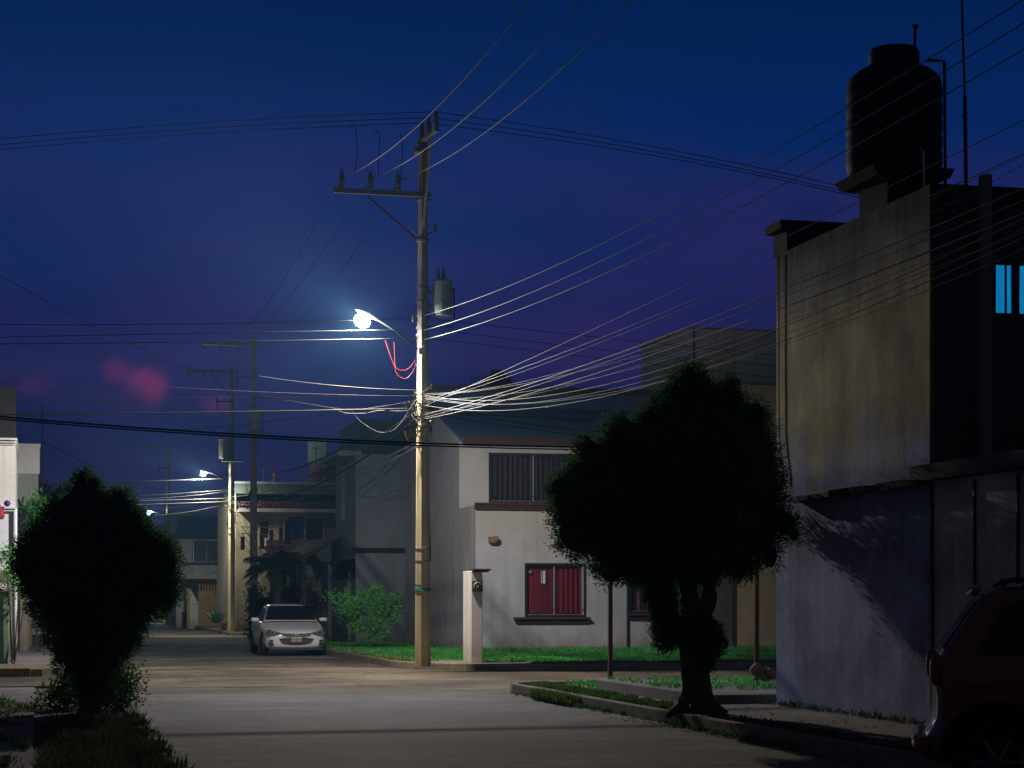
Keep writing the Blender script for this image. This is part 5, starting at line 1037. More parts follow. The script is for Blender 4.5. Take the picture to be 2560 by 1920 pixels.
# leafy young tree beside the sedan
SZ = 58.6; sp_ = lambda x, y, dz=0: atZ(x, y, SZ+dz)
q = gnd(925, 1622, .13); t = thing('leafy_shrub', q, 'bright green leafy young tree between the parked sedan and the pale pole', 'shrub')
B = [(930, 1512, 50, 20, 0), (885, 1520, 34, 16), (968, 1508, 24, 18), (852, 1502, 20, 9, 0), (832, 1490, 14, 6, 0), (925, 1486, 9, 14), (945, 1480, 7, 12), (862, 1484, 7, 12), (905, 1490, 7, 11), (985, 1496, 8, 12), (915, 1548, 40, 22, 0), (955, 1556, 26, 26, .1), (888, 1562, 16, 16), (990, 1522, 12, 14), (935, 1588, 18, 12), (862, 1540, 16, 9), (975, 1545, 14, 12)]
bl = blobs_px(B, SZ); crown(t, bl, 430, 0, 11, .10, .05, 'leaf_green', core=None, crad=.06, name='foliage', up=.4)
mb = MB().tube([sp_(925, 1626), sp_(924, 1600), sp_(920, 1560), sp_(915, 1510)], [.03, .026, .02, .012], 6)
for a, b in (((924, 1600), (960, 1540)), ((922, 1580), (880, 1530)), ((920, 1560), (845, 1500)), ((940, 1570), (985, 1515)), ((940, 1615), (965, 1570))): mb.tube([sp_(*a), sp_((a[0]+b[0])/2, (a[1]+b[1])/2+4, .1), sp_(*b)], [.018, .014, .006], 5)
build(mb, 'trunk', 'bark', t)
# palm before the dark pole
KZ = 68; kp = lambda x, y, dz=0: atZ(x, y, KZ+dz)
q = gnd(690, 1598, .13); t = thing('palm_tree', (kp(690, 1500)[0], kp(690, 1500)[1], .13), 'dark palm with drooping fronds behind the parked sedan', 'palm tree')
hub = Vector(kp(688, 1415)); build(MB().tube([kp(692, 1600), kp(694, 1530), kp(692, 1460), tuple(hub)], [.17, .14, .13, .12], 10), 'trunk', 'bark', t, smooth=True)
mbp = []; rs = random.Random(5)
for k in range(24):
    a = k*2.4+.3; el = rs.uniform(.05, 1.15); ln = rs.uniform(.95, 1.3); mb = MB(); dx, dy = math.cos(a), math.sin(a)*.9; rib = []
    for i in range(13):
        s_ = ln*i/12; zz = math.sin(el)*s_-(.62-.2*el)*s_*s_*.95; rib.append(hub+Vector((dx*s_*math.cos(el*.7), dy*s_*math.cos(el*.7), zz)))
    mb.tube(rib, [.02*(1-.8*i/12) for i in range(13)], 4)
    for i in range(1, 13):
        for j in range(3):
            f = j/3; p = rib[i-1].lerp(rib[i], f); dn = (rib[i]-rib[i-1]).normalized(); sd = dn.cross(Vector((0, 0, 1))).normalized()
            for sg in (-1, 1):
                L_ = .42*math.sin(math.pi*min(1, (i+f)/13.5))+.12; e = p+(sd*sg*.75+dn*.7+Vector((0, 0, -.55+rs.uniform(-.2, .2)))).normalized()*L_; w_ = dn*.026
                mb.tri(p-w_, p+w_, e)
    mbp.append(mb)
for mb in mbp: build(mb, 'frond', 'leaf_dark', t)
def shrub(px_list, Z, lab, m, ncl, per, ln, w, crad, name='shrub', cat='shrub', core=None, up=.4, base=None, grp=None):
    bl = blobs_px(px_list, Z); c0 = bl[0][0]; t = thing(name, (c0[0], c0[1], .12), lab, cat, grp); crown(t, bl, ncl, 0, per, ln, w, m, core=core, crad=crad, name='foliage', up=up)
    mb = MB()
    for c_, r in bl[:4]: mb.tube([(c0[0]+rng.uniform(-.05, .05), c0[1], .1), tuple(c_*.5+np.array([c0[0], c0[1], .1])*.5), tuple(c_)], [.02, .014, .006], 5)
    build(mb, 'stem', 'bark', t); return t
shrub([(700, 1515, 50, 32, 0), (745, 1505, 40, 40), (772, 1520, 28, 36), (660, 1530, 25, 22), (720, 1570, 60, 34)], 72, 'dark leafy bush under the palm behind the parked sedan', 'leaf_dark', 1100, 10, .11, .05, .09)
shrub([(641, 1555, 16, 48, 0), (641, 1500, 12, 36, 0)], 77.5, 'dark climbing foliage around the foot of the dark utility pole', 'leaf_dark', 260, 9, .13, .06, .12)
shrub([(90, 1280, 18, 18, 0), (102, 1268, 14, 14), (92, 1298, 14, 10)], 56, 'bright green leafy branch against the plain grey house, left of the conifer', 'leaf_green', 80, 8, .14, .07, .13)
shrub([(35, 1400, 26, 26, 0), (50, 1430, 26, 30), (15, 1405, 16, 16), (70, 1460, 22, 25)], 45.5, 'green leafy bush at the left edge above the rough stone pillar', 'leaf_green', 150, 8, .09, .05, .1)
shrub([(92, 1500, 12, 22, 0), (100, 1485, 10, 18), (88, 1520, 10, 12)], 88, 'small green tree far down the left pavement', 'leaf_green', 60, 8, .2, .12, .16)
# bare branches in front of the balcony house
mb = MB(); rs = random.Random(8)
for P_ in ([(640, 1400), (610, 1360), (592, 1325), (586, 1310)], [(650, 1395), (625, 1340), (612, 1300), (600, 1290)], [(655, 1400), (640, 1350), (628, 1310)], [(690, 1400), (672, 1330), (665, 1290)], [(630, 1385), (600, 1370), (585, 1372)], [(700, 1390), (705, 1320), (702, 1290)], [(640, 1340), (650, 1300), (668, 1285)]): mb.tube([atZ(x, y, 76) for x, y in P_], [.014, .010, .007, .004][:len(P_)] if len(P_) == 4 else [.014, .009, .005], 4)
tag(build(mb, 'bare_branches', 'bark'), 'bare thin branches between the two nearer far poles', 'branches')
# dark tree masses closing the far end of the street
for (P_, Z, lab) in (([(300, 1500, 120, 30, 0), (380, 1490, 60, 30), (200, 1495, 60, 40)], 300, 'dark trees closing the far end of the street, behind the left conifer'), ([(105, 1240, 16, 22, 0), (112, 1260, 12, 14)], 62, 'dark tuft of branches left of the conifer top')):
    shrub(P_, Z, lab, 'leaf_dark', 500 if Z > 100 else 120, 8, .9 if Z > 100 else .12, .5 if Z > 100 else .05, .9 if Z > 100 else .1, name='tree', cat='tree')
# ------------------------------------------------------------------ grass and weeds
def grass(name, lab, pts, h, w, m, lean=.45, origin=(0, 0, 0)):
    pts = np.asarray(pts); n = len(pts); D = unit(np.stack([rng.normal(size=n)*lean, rng.normal(size=n)*lean, np.ones(n)], 1))
    o = leaves_mesh(pts, D, h*rng.uniform(.4, 1.25, n), w*rng.uniform(.7, 1.3, n), name, m, origin=origin); return tag(o, lab, 'grass' if 'grass' in name else 'weeds', kind='stuff')
def noise2(x, y, s): return np.sin(x*s*1.7+np.sin(y*s*1.3)*2)*np.cos(y*s*1.1+np.sin(x*s*.9)*2)
def scatter(x0, x1, y0, y1, n, z, s=1.2, thr=-.3):
    x = rng.uniform(x0, x1, n); y = rng.uniform(y0, y1, n); ok = noise2(x, y, s)+rng.normal(size=n)*.25 > thr; return np.stack([x[ok], y[ok], np.full(ok.sum(), z)], 1)
L1 = scatter(8.5, 22, 43.9, 53.65, 85000, .13, 1.3, -.7)
inside = ~((L1[:, 0] < 11.3) & (L1[:, 1] < 47.5) & ((L1[:, 0]-8.3)+(47.5-L1[:, 1]) < 3.2+(L1[:, 0]-8.3)*1.0) & (L1[:, 1] < 46.4)); d0 = np.hypot(L1[:, 0]-11.2, L1[:, 1]-46.55); corner = (L1[:, 0] < 11.2) & (L1[:, 1] < 46.55) & (d0 > 2.8)
tri_ = (L1[:, 1] < 46.9) & (L1[:, 0] < 10.9) & (L1[:, 0] > 8.6)
L1 = L1[~corner & ~tri_]
hh = np.where(L1[:, 1] > 51.5, .20, .10)
grass('lawn_grass', 'green lawn grass between the kerb and the corner house', L1, hh, .022, 'grass')
L2 = scatter(8.35, 11.65, 46.8, 66, 16000, .13, 1.1, -.55); L2 = L2[~((L2[:, 1] < 48) & (L2[:, 0] < 8.5))]; grass('verge_grass', 'green grass beside the street wall of the corner house, under the leafy shrub', L2, .12, .025, 'grass')
L2 = scatter(19.0, 40, 43.9, 55, 20000, .13, 1.1, -.6); 
L3 = scatter(8.18, 9.2, 46.2, 60, 5000, .14, 2.0, -.2); L3b = scatter(8.9, 22, 43.7, 44.4, 7000, .14, 1.5, -.1); L3b = L3b[L3b[:, 0] > 10.9]
L3c = scatter(11, 22, 44, 53, 16000, .13, .8, .35)
grass('dry_grass', 'yellowish dry grass along the kerb and in patches of the lawn', np.concatenate([L3, L3b, L3c]), .09, .02, 'dry_grass')
V1 = scatter(8.08, 8.6, 24.9, 33.6, 8000, .14, 3.0, -.15); grass('verge_weeds', 'low weeds growing in the near right kerb strip', V1, .07, .03, 'weed')
V2 = scatter(7.76, 7.92, 20, 33, 1800, .01, 4.0, .2); V2b = scatter(7.7, 7.92, 28.8, 31.2, 1500, .01, 3, -.5); grass('gutter_weeds', 'weeds sprouting from the gutter of the near right kerb', np.concatenate([V2, V2b]), np.concatenate([np.full(len(V2), .07), np.full(len(V2b), .17)]), .035, 'weed')
V3 = scatter(9.0, 13, 31.95, 34.0, 4200, .13, 2.5, -.2); V3b = scatter(9.1, 12.0, 27.5, 31.8, 3600, .29, 2.5, .1); grass('corner_weeds', 'patches of low weeds beyond the near right pavement', np.concatenate([V3, V3b]), .08, .035, 'grass')
V4 = scatter(8.08, 8.43, 14, 24.8, 3500, .135, 3.0, .1); grass('dead_weeds', 'dark dead weeds in the verge beside the conifer trunk', V4, .07, .03, 'dark_grass')
V5 = scatter(9.68, 9.84, 16, 26, 1400, .17, 5.0, .0); grass('wall_weeds', 'thin weeds along the foot of the weathered building', V5, .10, .02, 'dark_grass')
def clumps(x0, x1, y0, y1, nc, per, rad, z, hmul=1.0):     # grass tufts
    cx = rng.uniform(x0, x1, nc); cy = rng.uniform(y0, y1, nc); s_ = rng.uniform(.4, 1.3, nc)*rad
    X = np.repeat(cx, per)+rng.normal(size=nc*per)*np.repeat(s_, per); Y = np.repeat(cy, per)+rng.normal(size=nc*per)*np.repeat(s_, per)
    hm = np.repeat(rng.uniform(.45, 1.5, nc), per)*hmul; ok = (X < x1+.05) & (X > x0-.3); return np.stack([X, Y, np.full(len(X), z)], 1)[ok], hm[ok]
G1, h1 = clumps(.15, 1.18, 12, 24.8, 230, 60, .10, .12); G1b = scatter(.0, 1.2, 12, 24.8, 9000, .12, 2.3, -.3)
grass('left_verge_grass', 'dark tufted grass on the left verge in the foreground', np.concatenate([G1, G1b]), np.concatenate([h1*.13, np.full(len(G1b), .07)]), .016, 'dark_grass', .55)
G2, h2 = clumps(-4.5, -1.3, 12, 31, 420, 70, .16, .12); grass('left_side_grass', 'dark overgrown grass tufts at the left edge', G2, h2*.36, .018, 'dark_grass', .5)
G2c, h2c = clumps(-1.5, -.1, 14, 30, 60, 40, .08, .15); grass('path_weeds', 'scattered weeds breaking through the left footpath', G2c, h2c*.10, .018, 'weed', .6)
G3 = scatter(-2.6, -1.35, 29, 34.2, 5000, .12, 2, -.2); grass('left_corner_grass', 'yellowish tall grass at the left edge before the yellow kerb', G3, .34, .02, 'dry_grass', .4)
G4 = scatter(-3.0, -1.5, 43.3, 46.9, 1500, .15, 2, -.2); grass('box_grass', 'dry grass at the foot of the green box', G4, .12, .025, 'dry_grass', .4)
shrub([(160, 1735, 32, 26, -.2), (190, 1715, 25, 18), (130, 1755, 32, 20), (180, 1750, 32, 22)], 27.1, 'leafy weeds left of the left conifer trunk', 'weed', 190, 10, .06, .035, .06, name='weeds', cat='weeds')
shrub([(290, 1730, 34, 40, 0), (275, 1700, 26, 30), (315, 1700, 20, 30), (265, 1755, 34, 22), (325, 1745, 14, 24)], 26.9, 'leafy weeds right of the left conifer trunk', 'weed', 260, 10, .06, .035, .06, name='weeds', cat='weeds')
mb = MB(); rs = random.Random(2)
for k in range(26):
    x, y = rs.uniform(150, 340), rs.uniform(1640, 1720); b = (rs.uniform(200, 300), 1760); mb.tube([atZ(*b, 26.2), atZ((x+b[0])/2+rs.uniform(-8, 8), (y+b[1])/2, 26.2), atZ(x, y, 26.2)], [.006, .004, .002], 4)
tag(build(mb, 'dry_stems', 'wood_ochre'), 'dry seed stems standing around the left conifer foot', 'stems')
# ------------------------------------------------------------------ cars
def wheel(par, c, r, w, sx):
    t_ = build(MB().lathe(c, [(r*.62, -w/2), (r*.93, -w/2), (r, -w*.35), (r, w*.35), (r*.93, w/2), (r*.62, w/2)], 28, axis='x'), 'tyre', 'tyre', par, smooth=False)
    mb = MB(); cx = c[0]+sx*w*.38
    mb.lathe((cx, c[1], c[2]), [(r*.63, -.01), (r*.63, .012), (r*.56, .012), (r*.56, -.01)], 28, axis='x'); mb.lathe((cx, c[1], c[2]), [(r*.16, -.01), (r*.16, .02), (.01, .022)], 14, axis='x')
    for k in range(5):
        a = k*2*math.pi/5+.3
        for da in (-.13, .13): mb.bar((cx, c[1]+math.cos(a+da)*r*.13, c[2]+math.sin(a+da)*r*.13), (cx, c[1]+math.cos(a+da*.6)*r*.58, c[2]+math.sin(a+da*.6)*r*.58), .022, .03)
    build(mb, 'rim', 'rim', t_)
    return t_
def sedan(ox, oy, oz, lab, paint='car_white', detail=True):
    """front faces -Y; ox,oy = middle of the front bumper"""
    t = thing('parked_car', (ox, oy, oz), lab, 'car', 'parked cars')
    # lower body lofted from stations: y, half width, bottom, top centre, shoulder
    St = [(0.00, .60, .30, .60, .52), (.05, .70, .24, .70, .60), (.16, .80, .19, .745, .67), (.36, .865, .17, .80, .73), (.70, .885, .17, .87, .80), (1.10, .895, .18, .935, .87), (1.42, .90, .18, .985, .93), (2.2, .90, .18, 1.0, .955), (3.2, .90, .18, 1.01, .965), (3.75, .895, .2, 1.03, .98), (4.15, .86, .24, 1.03, .96), (4.38, .78, .3, .99, .90), (4.46, .66, .42, .85, .80)]
    mb = MB(); R = []
    for (y, w, zb, zt, zs) in St:
        ring = [(0, zb), (w*.80, zb), (w*.96, zb+.06), (w*.995, zb+(zs-zb)*.35), (w, zb+(zs-zb)*.62), (w*.985, zs-.03), (w*.93, zs+.03), (w*.70, zs+(zt-zs)*.75), (w*.35, zt-.004), (0, zt)]
        full = ring+[(-a, b) for a, b in reversed(ring[1:-1])]; R.append(len(mb.v))
        for a, b in full: mb.v.append((ox+a, oy+y, oz+b))
        nr = len(full)
    for k in range(len(St)-1):
        for j in range(nr): j2 = (j+1) % nr; mb.f.append((R[k]+j, R[k]+j2, R[k+1]+j2, R[k+1]+j))
    mb.f.append(tuple(R[0]+j for j in reversed(range(nr)))); mb.f.append(tuple(R[-1]+j for j in range(nr)))
    body = build(mb, 'body', paint, t, smooth=True, merge=True, subsurf=2)
    # greenhouse
    G = [(1.32, .80, .97, .97, .78), (1.62, .76, .98, 1.16, .68), (2.05, .73, .98, 1.395, .58), (2.25, .72, .98, 1.44, .56), (2.8, .72, .98, 1.465, .56), (3.3, .72, .99, 1.43, .55), (3.75, .74, 1.0, 1.22, .60), (4.05, .76, 1.0, 1.03, .68)]
    def gp(k, u):   # u 0 belt .. 1 roof edge
        y, wb, zb, zt, wr = G[k]; return Vector((wb+(wr-wb)*u, y, zb+(zt-zb)*u))
    mb = MB(); R = []
    for k, (y, wb, zb, zt, wr) in enumerate(G):
        ring = [(wb+.02, zb-.08), (wb, zb), (wb+(wr-wb)*.5+.01, zb+(zt-zb)*.5), (wr+.01, zt-.025*(1 if zt-zb > .1 else 0)), (wr*.8, zt+.012), (wr*.4, zt+.022), (0, zt+.025)]
        full = ring+[(-a, b) for a, b in reversed(ring[:-1])]; R.append(len(mb.v)); nr = len(full)
        for a, b in full: mb.v.append((ox+a, oy+y, oz+b))
    for k in range(len(G)-1):
        for j in range(nr-1): mb.f.append((R[k]+j, R[k]+j+1, R[k+1]+j+1, R[k+1]+j))
    build(mb, 'cabin', paint, t, smooth=True)
    O = Vector((ox, oy, oz))
    mb = MB(); nn = 8; e = Vector((0, -.012, .014))       # windscreen, slightly bowed
    def ws(u, v):
        y0, y1 = 1.40, 2.07; z0, z1 = 1.005, 1.405; w = (.735*(1-v)+.575*v); b = .07*(1-u*u); y = y0+(y1-y0)*v-b*(1-v)*.8
        return O+Vector((w*u, y-.02, z0+(z1-z0)*v**.92+.018+b*.12))
    for i in range(nn):
        for j in range(4): u0, u1, v0, v1 = -1+2*i/nn, -1+2*(i+1)/nn, j/4, (j+1)/4; mb.quad(ws(u0, v0), ws(u1, v0), ws(u1, v1), ws(u0, v1))
    build(mb, 'windscreen', 'auto_glass', t, smooth=True, merge=True)
    for s in (-1, 1):
        mb = MB()
        P_ = lambda y, z, o_=.016: Vector((ox+s*(np.interp(y, [g_[0] for g_ in G], [g_[1]+(g_[4]-g_[1])*min(1, max(0, (z-.98)/.46)) for g_ in G])+o_+.012), oy+y, oz+z))
        mb.quad(P_(1.62, 1.0), P_(2.62, 1.0), P_(2.60, 1.38), P_(2.14, 1.36)); mb.quad(P_(2.70, 1.0), P_(3.45, 1.02), P_(3.36, 1.33), P_(2.68, 1.38)); build(mb, 'side_window', 'auto_glass', t)
        mr = MB(); c_ = Vector((ox+s*1.0, oy+1.66, oz+1.02)); mr.lathe((c_.x, c_.y, c_.z), [(.03, -.045), (.075, -.04), (.085, .01), (.07, .055), (.03, .07)], 14); 
        mr.v = [((v[0]-c_.x)*1.5+c_.x, (v[1]-c_.y)*.8+c_.y, v[2]) for v in mr.v]
        mo = build(mr, 'mirror', paint, t, smooth=True); build(MB().bar((ox+s*.80, oy+1.66, oz+.99), (ox+s*.93, oy+1.66, oz+1.0), .05, .035), 'mirror_stalk', 'black_plastic', mo)
        if detail:
            def fp(x, z, o_=.012):      # point on the nose surface
                ax = abs(x); zz = [.28, .45, .60, .70, .78]; yy = np.interp(z, zz, [-.005, -.022, .0, .05, .20]); yy += .62*max(0, (ax-.45))**2+.9*max(0, ax-.72)**2+1.5*max(0, ax-.80)**1.2
                return Vector((ox+x, oy+float(yy)-o_, oz+z))
            hl = MB(); pts = [(.42, .655), (.55, .70), (.70, .745), (.80, .755), (.835, .70), (.83, .62), (.76, .59), (.62, .59), (.50, .62)]
            i0 = len(hl.v)
            for a, b in pts: hl.v.append(tuple(fp(s*a, b, .022)))
            for a, b in pts: hl.v.append(tuple(fp(s*a, b, -.10)))
            n_ = len(pts); hl.f.append(tuple(range(i0, i0+n_))); 
            for j in range(n_): hl.f.append((i0+j, i0+(j+1) % n_, i0+n_+(j+1) % n_, i0+n_+j))
            ho = build(hl, 'headlight', 'head_glass', t)
            build(MB().lathe(tuple(fp(s*.68, .665, .028)), [(.055, 0), (.055, -.004), (.04, -.004), (.04, 0)], 16, axis='y').lathe(tuple(fp(s*.57, .655, .028)), [(.04, 0), (.04, -.004), (.028, -.004), (.028, 0)], 14, axis='y'), 'reflector', 'alu', ho)
            fg = MB(); pts = [(.66, .46), (.77, .46), (.80, .42), (.66, .41)]; fg.quad(*[fp(s*a, b, .02) for a, b in pts]); pts = [(.64, .37), (.80, .38), (.80, .33), (.66, .31)]; fg.quad(*[fp(s*a, b, .02) for a, b in pts]); build(fg, 'fog_recess', 'black_plastic', t)
        for (wy, rr) in ((.86, .315), (3.46, .315)):
            mb = MB().lathe((ox+s*.885, oy+wy, oz+.33), [(.375, 0), (.375, s*.022), (.01, s*.022)], 28, axis='x'); build(mb, 'wheel_arch', 'black_plastic', t)
            wheel(t, (ox+s*.83, oy+wy, oz+rr), rr, .20, s)
    if detail:
        mb = MB(); up = [(-.44, .665), (-.30, .645), (0, .64), (.30, .645), (.44, .665)]; dn = [(-.40, .60), (-.25, .575), (0, .57), (.25, .575), (.40, .60)]
        for a in range(4): mb.quad(fp(dn[a][0], dn[a][1], .022), fp(dn[a+1][0], dn[a+1][1], .022), fp(up[a+1][0], up[a+1][1], .022), fp(up[a][0], up[a][1], .022))
        ug = build(mb, 'upper_grille', 'black_plastic', t)
        mb = MB(); N_ = 12
        for a in range(N_):
            u0, u1 = -1+2*a/N_, -1+2*(a+1)/N_; w0, w1 = .50, .40
            tz = lambda u: .535-.045*abs(u)**3; bz = lambda u: .33+.05*abs(u)**2.5
            mb.quad(fp(w1*u0, bz(u0), .024), fp(w1*u1, bz(u1), .024), fp(w0*u1, tz(u1), .024), fp(w0*u0, tz(u0), .024))
        lg = build(mb, 'lower_grille', 'black_plastic', t)
        mb = MB()
        for k in range(4): z_ = .375+k*.04; mb.tube([fp(x/10*.44, z_, .03) for x in range(-10, 11)], .005, 4)
        build(mb, 'grille_bars', 'steel_grey', lg)
        build(MB().tube([fp(x/10*.42, .572-.0*abs(x), .03) if abs(x) < 7 else fp(x/10*.42, .572+.008*(abs(x)-6), .03) for x in range(-10, 11)], .008, 5), 'chrome_strip', 'alu', t)
        y = oy-.035; z_ = oz+.612; q = lambda a, b: (ox+a, y, z_+b); q2 = lambda a, b: (ox+a, y-.012, z_+b)
        mb = MB(); poly = [(-.095, -.018), (-.04, -.018), (-.032, -.032), (.052, -.032), (.045, -.018), (.088, -.018), (.095, .018), (.04, .018), (.032, .032), (-.052, .032), (-.045, .018), (-.088, .018)]
        i0 = 0
        for a, b in poly: mb.v.append(q(a, b))
        for a, b in poly: mb.v.append(q2(a, b))
        n_ = 12; mb.f.append(tuple(range(n_, 2*n_))); 
        for j in range(n_): mb.f.append((j, (j+1) % n_, n_+(j+1) % n_, n_+j))
        build(mb, 'emblem', 'gold', ug)
        pl = build(MB().box(ox-.15, ox+.15, oy-.062, oy-.05, oz+.40, oz+.55), 'number_plate', 'plate_white', t, bevel=.004)
        mb = MB()
        for k, dx in enumerate((-.125, -.095, -.065, .045, .07, .095, .118)): mb.box(ox+dx-.004, ox+dx+.010, oy-.066, oy-.062, oz+.445+.004*(k % 2), oz+.50)
        mb.box(ox-.13, ox+.13, oy-.066, oy-.062, oz+.405, oz+.414); build(mb, 'plate_lettering', 'plate_ink', pl)
        build(MB().box(ox-.035, ox+.028, oy-.067, oy-.062, oz+.43, oz+.515), 'plate_mark', 'plate_green', pl)
        build(MB().box(ox-.78, ox+.78, oy+.03, oy+.25, oz+.15, oz+.235), 'lower_lip', 'black_plastic', t, bevel=.02)
    return t
a, b = gnd(663, 1640), gnd(822, 1640)
cx, cy = 7.17, (a[1]+b[1])/2-.1
sedan(cx, cy, 0, 'white sedan parked at the right kerb, facing the camera with dark windows')
q = atZ(392, 1549, 158); sedan(q[0], q[1], 0, 'pale vehicle parked far down the street at the right kerb', 'car_white', False)
q = atZ(82, 1529, 170); sedan(q[0]+.4, q[1], 0, 'tiny white car far down the left pavement', 'car_white', False)
q = atZ(112, 1541, 125); sedan(q[0]+.6, q[1], 0, 'dark car far down the left side, half behind the left conifer', 'car_black', False)
# ---- dark red SUV, side on, tail towards the street
def suv():
    Z0 = 15.6; p0 = Vector(atZ(2310, 1500, Z0)); p0.z = 0; ang = math.radians(-24); ux = Vector((math.cos(ang), math.sin(ang), 0)); uy = Vector((-ux.y, ux.x, 0))
    t = thing('parked_suv', (p0.x, p0.y, 0), 'dark red off road wagon at the right edge, seen from its tail end side', 'car')
    T = lambda x, y, z: tuple(p0+ux*x+uy*y+Vector((0, 0, z)))
    W_ = 1.72
    # half-side grid: profile stations x with list (inset, z) from sill to beltline
    def archz(x, cx): d = abs(x-cx); return .36+math.sqrt(max(0, .47**2-d*d)) if d < .47 else None
    RX_ = .56; FX_ = 3.02
    xs = [0.0, .04, .09, .09001]
    xs = sorted(set([0, .03, .09]+[RX_-.47+.94*i/14 for i in range(15)]+[1.3, 1.7, 2.2, 2.5]+[FX_-.47+.94*i/14 for i in range(15)]+[3.7, 3.9, 4.0]))
    lowz = lambda x: max([a for a in (archz(x, RX_), archz(x, FX_)) if a] or [.34])
    def topz(x): return float(np.interp(x, [0, .05, .12, .3, 2.9, 3.3, 3.8, 4.0], [1.08, 1.12, 1.14, 1.14, 1.10, 1.03, .92, .75]))
    def tail(x, z):     # rear silhouette: bumper bulges out, door sits in
        return x if x > .2 else x+float(np.interp(z, [.3, .42, .5, .56, .68, .8, .95, 1.05, 1.14], [.02, .0, .0, .05, .09, .10, .085, .065, .11]))*(1-x/.2)
    mb = MB(); NZ = 9; V = {}
    for i, x in enumerate(xs):
        for j in range(NZ+1):
            zl, zt_ = lowz(x), topz(x); z = zl+(zt_-zl)*j/NZ
            inset = .05*max(0, (z-.95)/.2)**2*.6+.03*max(0, (.55-z)/.2)**2+(.10*(1-min(1, x/.12))**2)
            V[i, j] = len(mb.v); mb.v.append(T(tail(x, z), inset, z))
            V[i, j, 1] = len(mb.v); mb.v.append(T(tail(x, z), W_-inset, z))
    for i in range(len(xs)-1):
        for j in range(NZ):
            mb.f.append((V[i, j], V[i+1, j], V[i+1, j+1], V[i, j+1])); mb.f.append((V[i, j, 1], V[i, j+1, 1], V[i+1, j+1, 1], V[i+1, j, 1]))
        mb.f.append((V[i, NZ], V[i+1, NZ], V[i+1, NZ, 1], V[i, NZ, 1])); mb.f.append((V[i, 0], V[i, 0, 1], V[i+1, 0, 1], V[i+1, 0]))
    for j in range(NZ):
        mb.f.append((V[0, j], V[0, j+1], V[0, j+1, 1], V[0, j, 1])); k = len(xs)-1; mb.f.append((V[k, j], V[k, j, 1], V[k, j+1, 1], V[k, j+1]))
    body = build(mb, 'body', 'car_red', t, smooth=True, bevel=.012)
    # cabin: slanted shell
    cp = [(.115, 1.135), (.16, 1.22), (.30, 1.43), (.44, 1.61), (.52, 1.665), (.62, 1.70), (1.2, 1.735), (1.9, 1.73), (2.3, 1.68), (2.75, 1.38), (3.0, 1.10)]
    mb = MB(); R = []
    ins = lambda z: .04+.20*(z-1.13)/.6
    for x, z in cp:
        R.append(len(mb.v)); ii = ins(z); mb.v += [T(x, ii+.015, z-.025), T(x, ii+.06, z), T(x, ii+.3, z+.02), T(x, W_-ii-.3, z+.02), T(x, W_-ii-.06, z), T(x, W_-ii-.015, z-.025)]
    for k in range(len(cp)-1):
        for j in range(5): mb.f.append((R[k]+j, R[k]+j+1, R[k+1]+j+1, R[k+1]+j))
    i0 = len(mb.v)                                                  # side sheets
    for sd_ in (0, 1):
        lo = []; hi = []
        for x, z in cp:
            yy = (ins(z)+.015) if sd_ == 0 else W_-ins(z)-.015; hi.append(len(mb.v)); mb.v.append(T(x, yy, z-.025)); lo.append(len(mb.v)); mb.v.append(T(max(x, .115), .035 if sd_ == 0 else W_-.035, 1.11))
        for k in range(len(cp)-1): mb.f.append((lo[k], lo[k+1], hi[k+1], hi[k]))
    build(mb, 'cabin', 'car_red', t, smooth=False, bevel=.01)
    def gl(P_):
        mb = MB(); i0 = 0
        for x, z in P_: mb.v.append(T(x, ins(z)*.97-.004, z))
        mb.f.append(tuple(range(len(P_)))); return mb
    build(gl([(.40, 1.18), (.98, 1.18), (.98, 1.60), (.72, 1.60), (.60, 1.54)]), 'side_window', 'auto_glass', t)
    build(gl([(1.05, 1.18), (1.85, 1.18), (1.85, 1.62), (1.05, 1.62)]), 'side_window', 'auto_glass', t)
    mb = MB(); mb.quad(T(.135, .14, 1.22), T(.135, W_-.14, 1.22), T(.425, W_-.28, 1.615), T(.425, .28, 1.615)); build(mb, 'rear_window', 'auto_glass', t)
    mb = MB().tube([T(.40, ins(1.63)+.08, 1.66), T(.43, .55, 1.69), T(.43, W_-.55, 1.69), T(.40, W_-ins(1.63)-.08, 1.66)], .03, 8); build(mb, 'spoiler', 'car_red', t, smooth=True)
    mb = MB()
    for yy in (.3, W_-.3): mb.tube([T(.60, yy, 1.71), T(.68, yy, 1.76), T(1.2, yy, 1.79), T(2.1, yy, 1.77)], .018, 8)
    build(mb, 'roof_rail', 'black_plastic', t, smooth=True)
    for yy in (.05, W_-.05):
        mb = MB().lathe((0, 0, 0), [(.02, -.12), (.05, -.10), (.068, -.03), (.068, .04), (.05, .11), (.02, .13)], 14); c_ = Vector(T(.095, yy, 1.05)); mb.v = [(v[0]*.75+c_.x, v[1]+c_.y, v[2]+c_.z) for v in mb.v]; build(mb, 'tail_light', 'tail_red', t, smooth=True)
    # bumper and arch flare
    mb = MB().tube([T(.03, .02, .46), T(-.015, .10, .46), T(-.02, W_/2, .46), T(-.015, W_-.1, .46), T(.03, W_-.02, .46)], .075, 10); build(mb, 'bumper', 'car_red', t, smooth=True)
    mb = MB()
    mb.tube([T(RX_+.47*math.cos(a), -.012, .36+.475*math.sin(a)) for a in [math.pi*(i/24) for i in range(25)]], .026, 8); build(mb, 'wheel_arch', 'car_red', t, smooth=True)
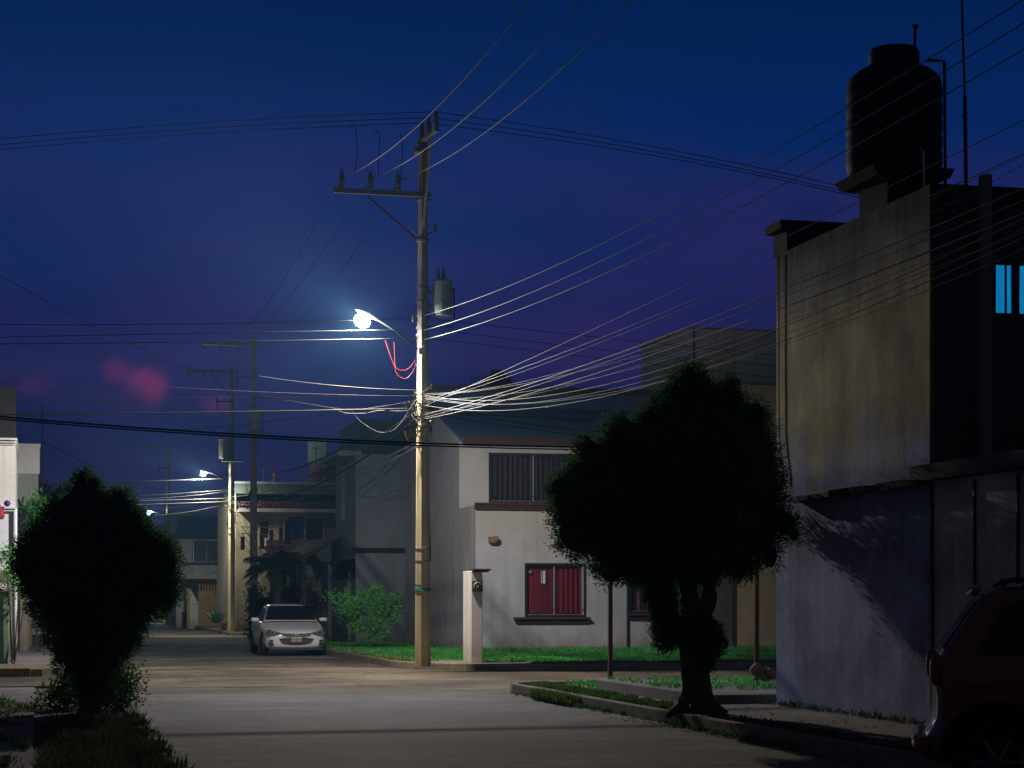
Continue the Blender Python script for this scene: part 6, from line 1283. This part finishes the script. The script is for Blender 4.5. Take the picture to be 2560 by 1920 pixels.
    for cxw in (RX_, FX_):
        for yy in (.14, W_-.14):
            m_ = MB(); n = 28; r = .34; w = .2
            for (rr, hh) in [(.6*r, -w/2), (.93*r, -w/2), (r, -w*.36), (r, w*.36), (.93*r, w/2), (.6*r, w/2)]:
                for j in range(n): a = 2*math.pi*j/n; m_.v.append(T(cxw+rr*math.cos(a), yy+hh, .34+rr*math.sin(a)))
            for k in range(5):
                for j in range(n): j2 = (j+1) % n; m_.f.append((k*n+j, k*n+j2, (k+1)*n+j2, (k+1)*n+j))
            ty = build(m_, 'tyre', 'tyre', t)
            m_ = MB(); s_ = -1 if yy < 1 else 1
            for k in range(6): a = k*math.pi/3; m_.bar(T(cxw, yy+s_*.07, .34), T(cxw+.2*math.cos(a), yy+s_*.07, .34+.2*math.sin(a)), .05, .03)
            m_.tube([T(cxw+.205*math.cos(a), yy+s_*.07, .34+.205*math.sin(a)) for a in [2*math.pi*i/20 for i in range(21)]], .015, 6); build(m_, 'rim', 'rim', ty)
    for cxw in (RX_, FX_): mb = MB(); mb.v += [T(cxw-.46, .30, .3), T(cxw+.46, .30, .3), T(cxw+.46, .30, .86), T(cxw-.46, .30, .86)]; i0 = len(mb.v)-4; mb.f.append((i0, i0+1, i0+2, i0+3)); build(mb, 'wheel_well', 'black_plastic', t)
    build(MB().bar(T(1.14, .0, .98), T(1.30, .0, .98), .025, .03), 'door_handle', 'car_red', t)
    build(MB().bar(T(1.02, .012, .4), T(1.02, .03, 1.12), .006, .012).bar(T(.14, .004, 1.0), T(1.9, .004, .98), .006, .01), 'door_seam', 'black_plastic', t)
suv()
# stray bits: leaf litter along the gutters
V = []; rs = random.Random(21)
mb = MB()
for k in range(220):
    x = rs.choice((rs.gauss(7.68, .08), rs.uniform(8.1, 9.8))) ; y = rs.uniform(16, 26); z = .006 if x < 7.88 else .178 if x > 8.46 else .14
    a = rs.uniform(0, 3.14); s_ = rs.uniform(.015, .045); c_, d_ = math.cos(a)*s_, math.sin(a)*s_; mb.quad((x-c_, y-d_, z), (x+d_*.5, y-c_*.5, z+.008), (x+c_, y+d_, z+.004), (x-d_*.5, y+c_*.5, z+.012))
tag(build(mb, 'leaf_litter', 'dry_grass', origin=(0, 0, 0)), 'small fallen leaves scattered along the near right gutter and pavement', 'litter', kind='stuff')
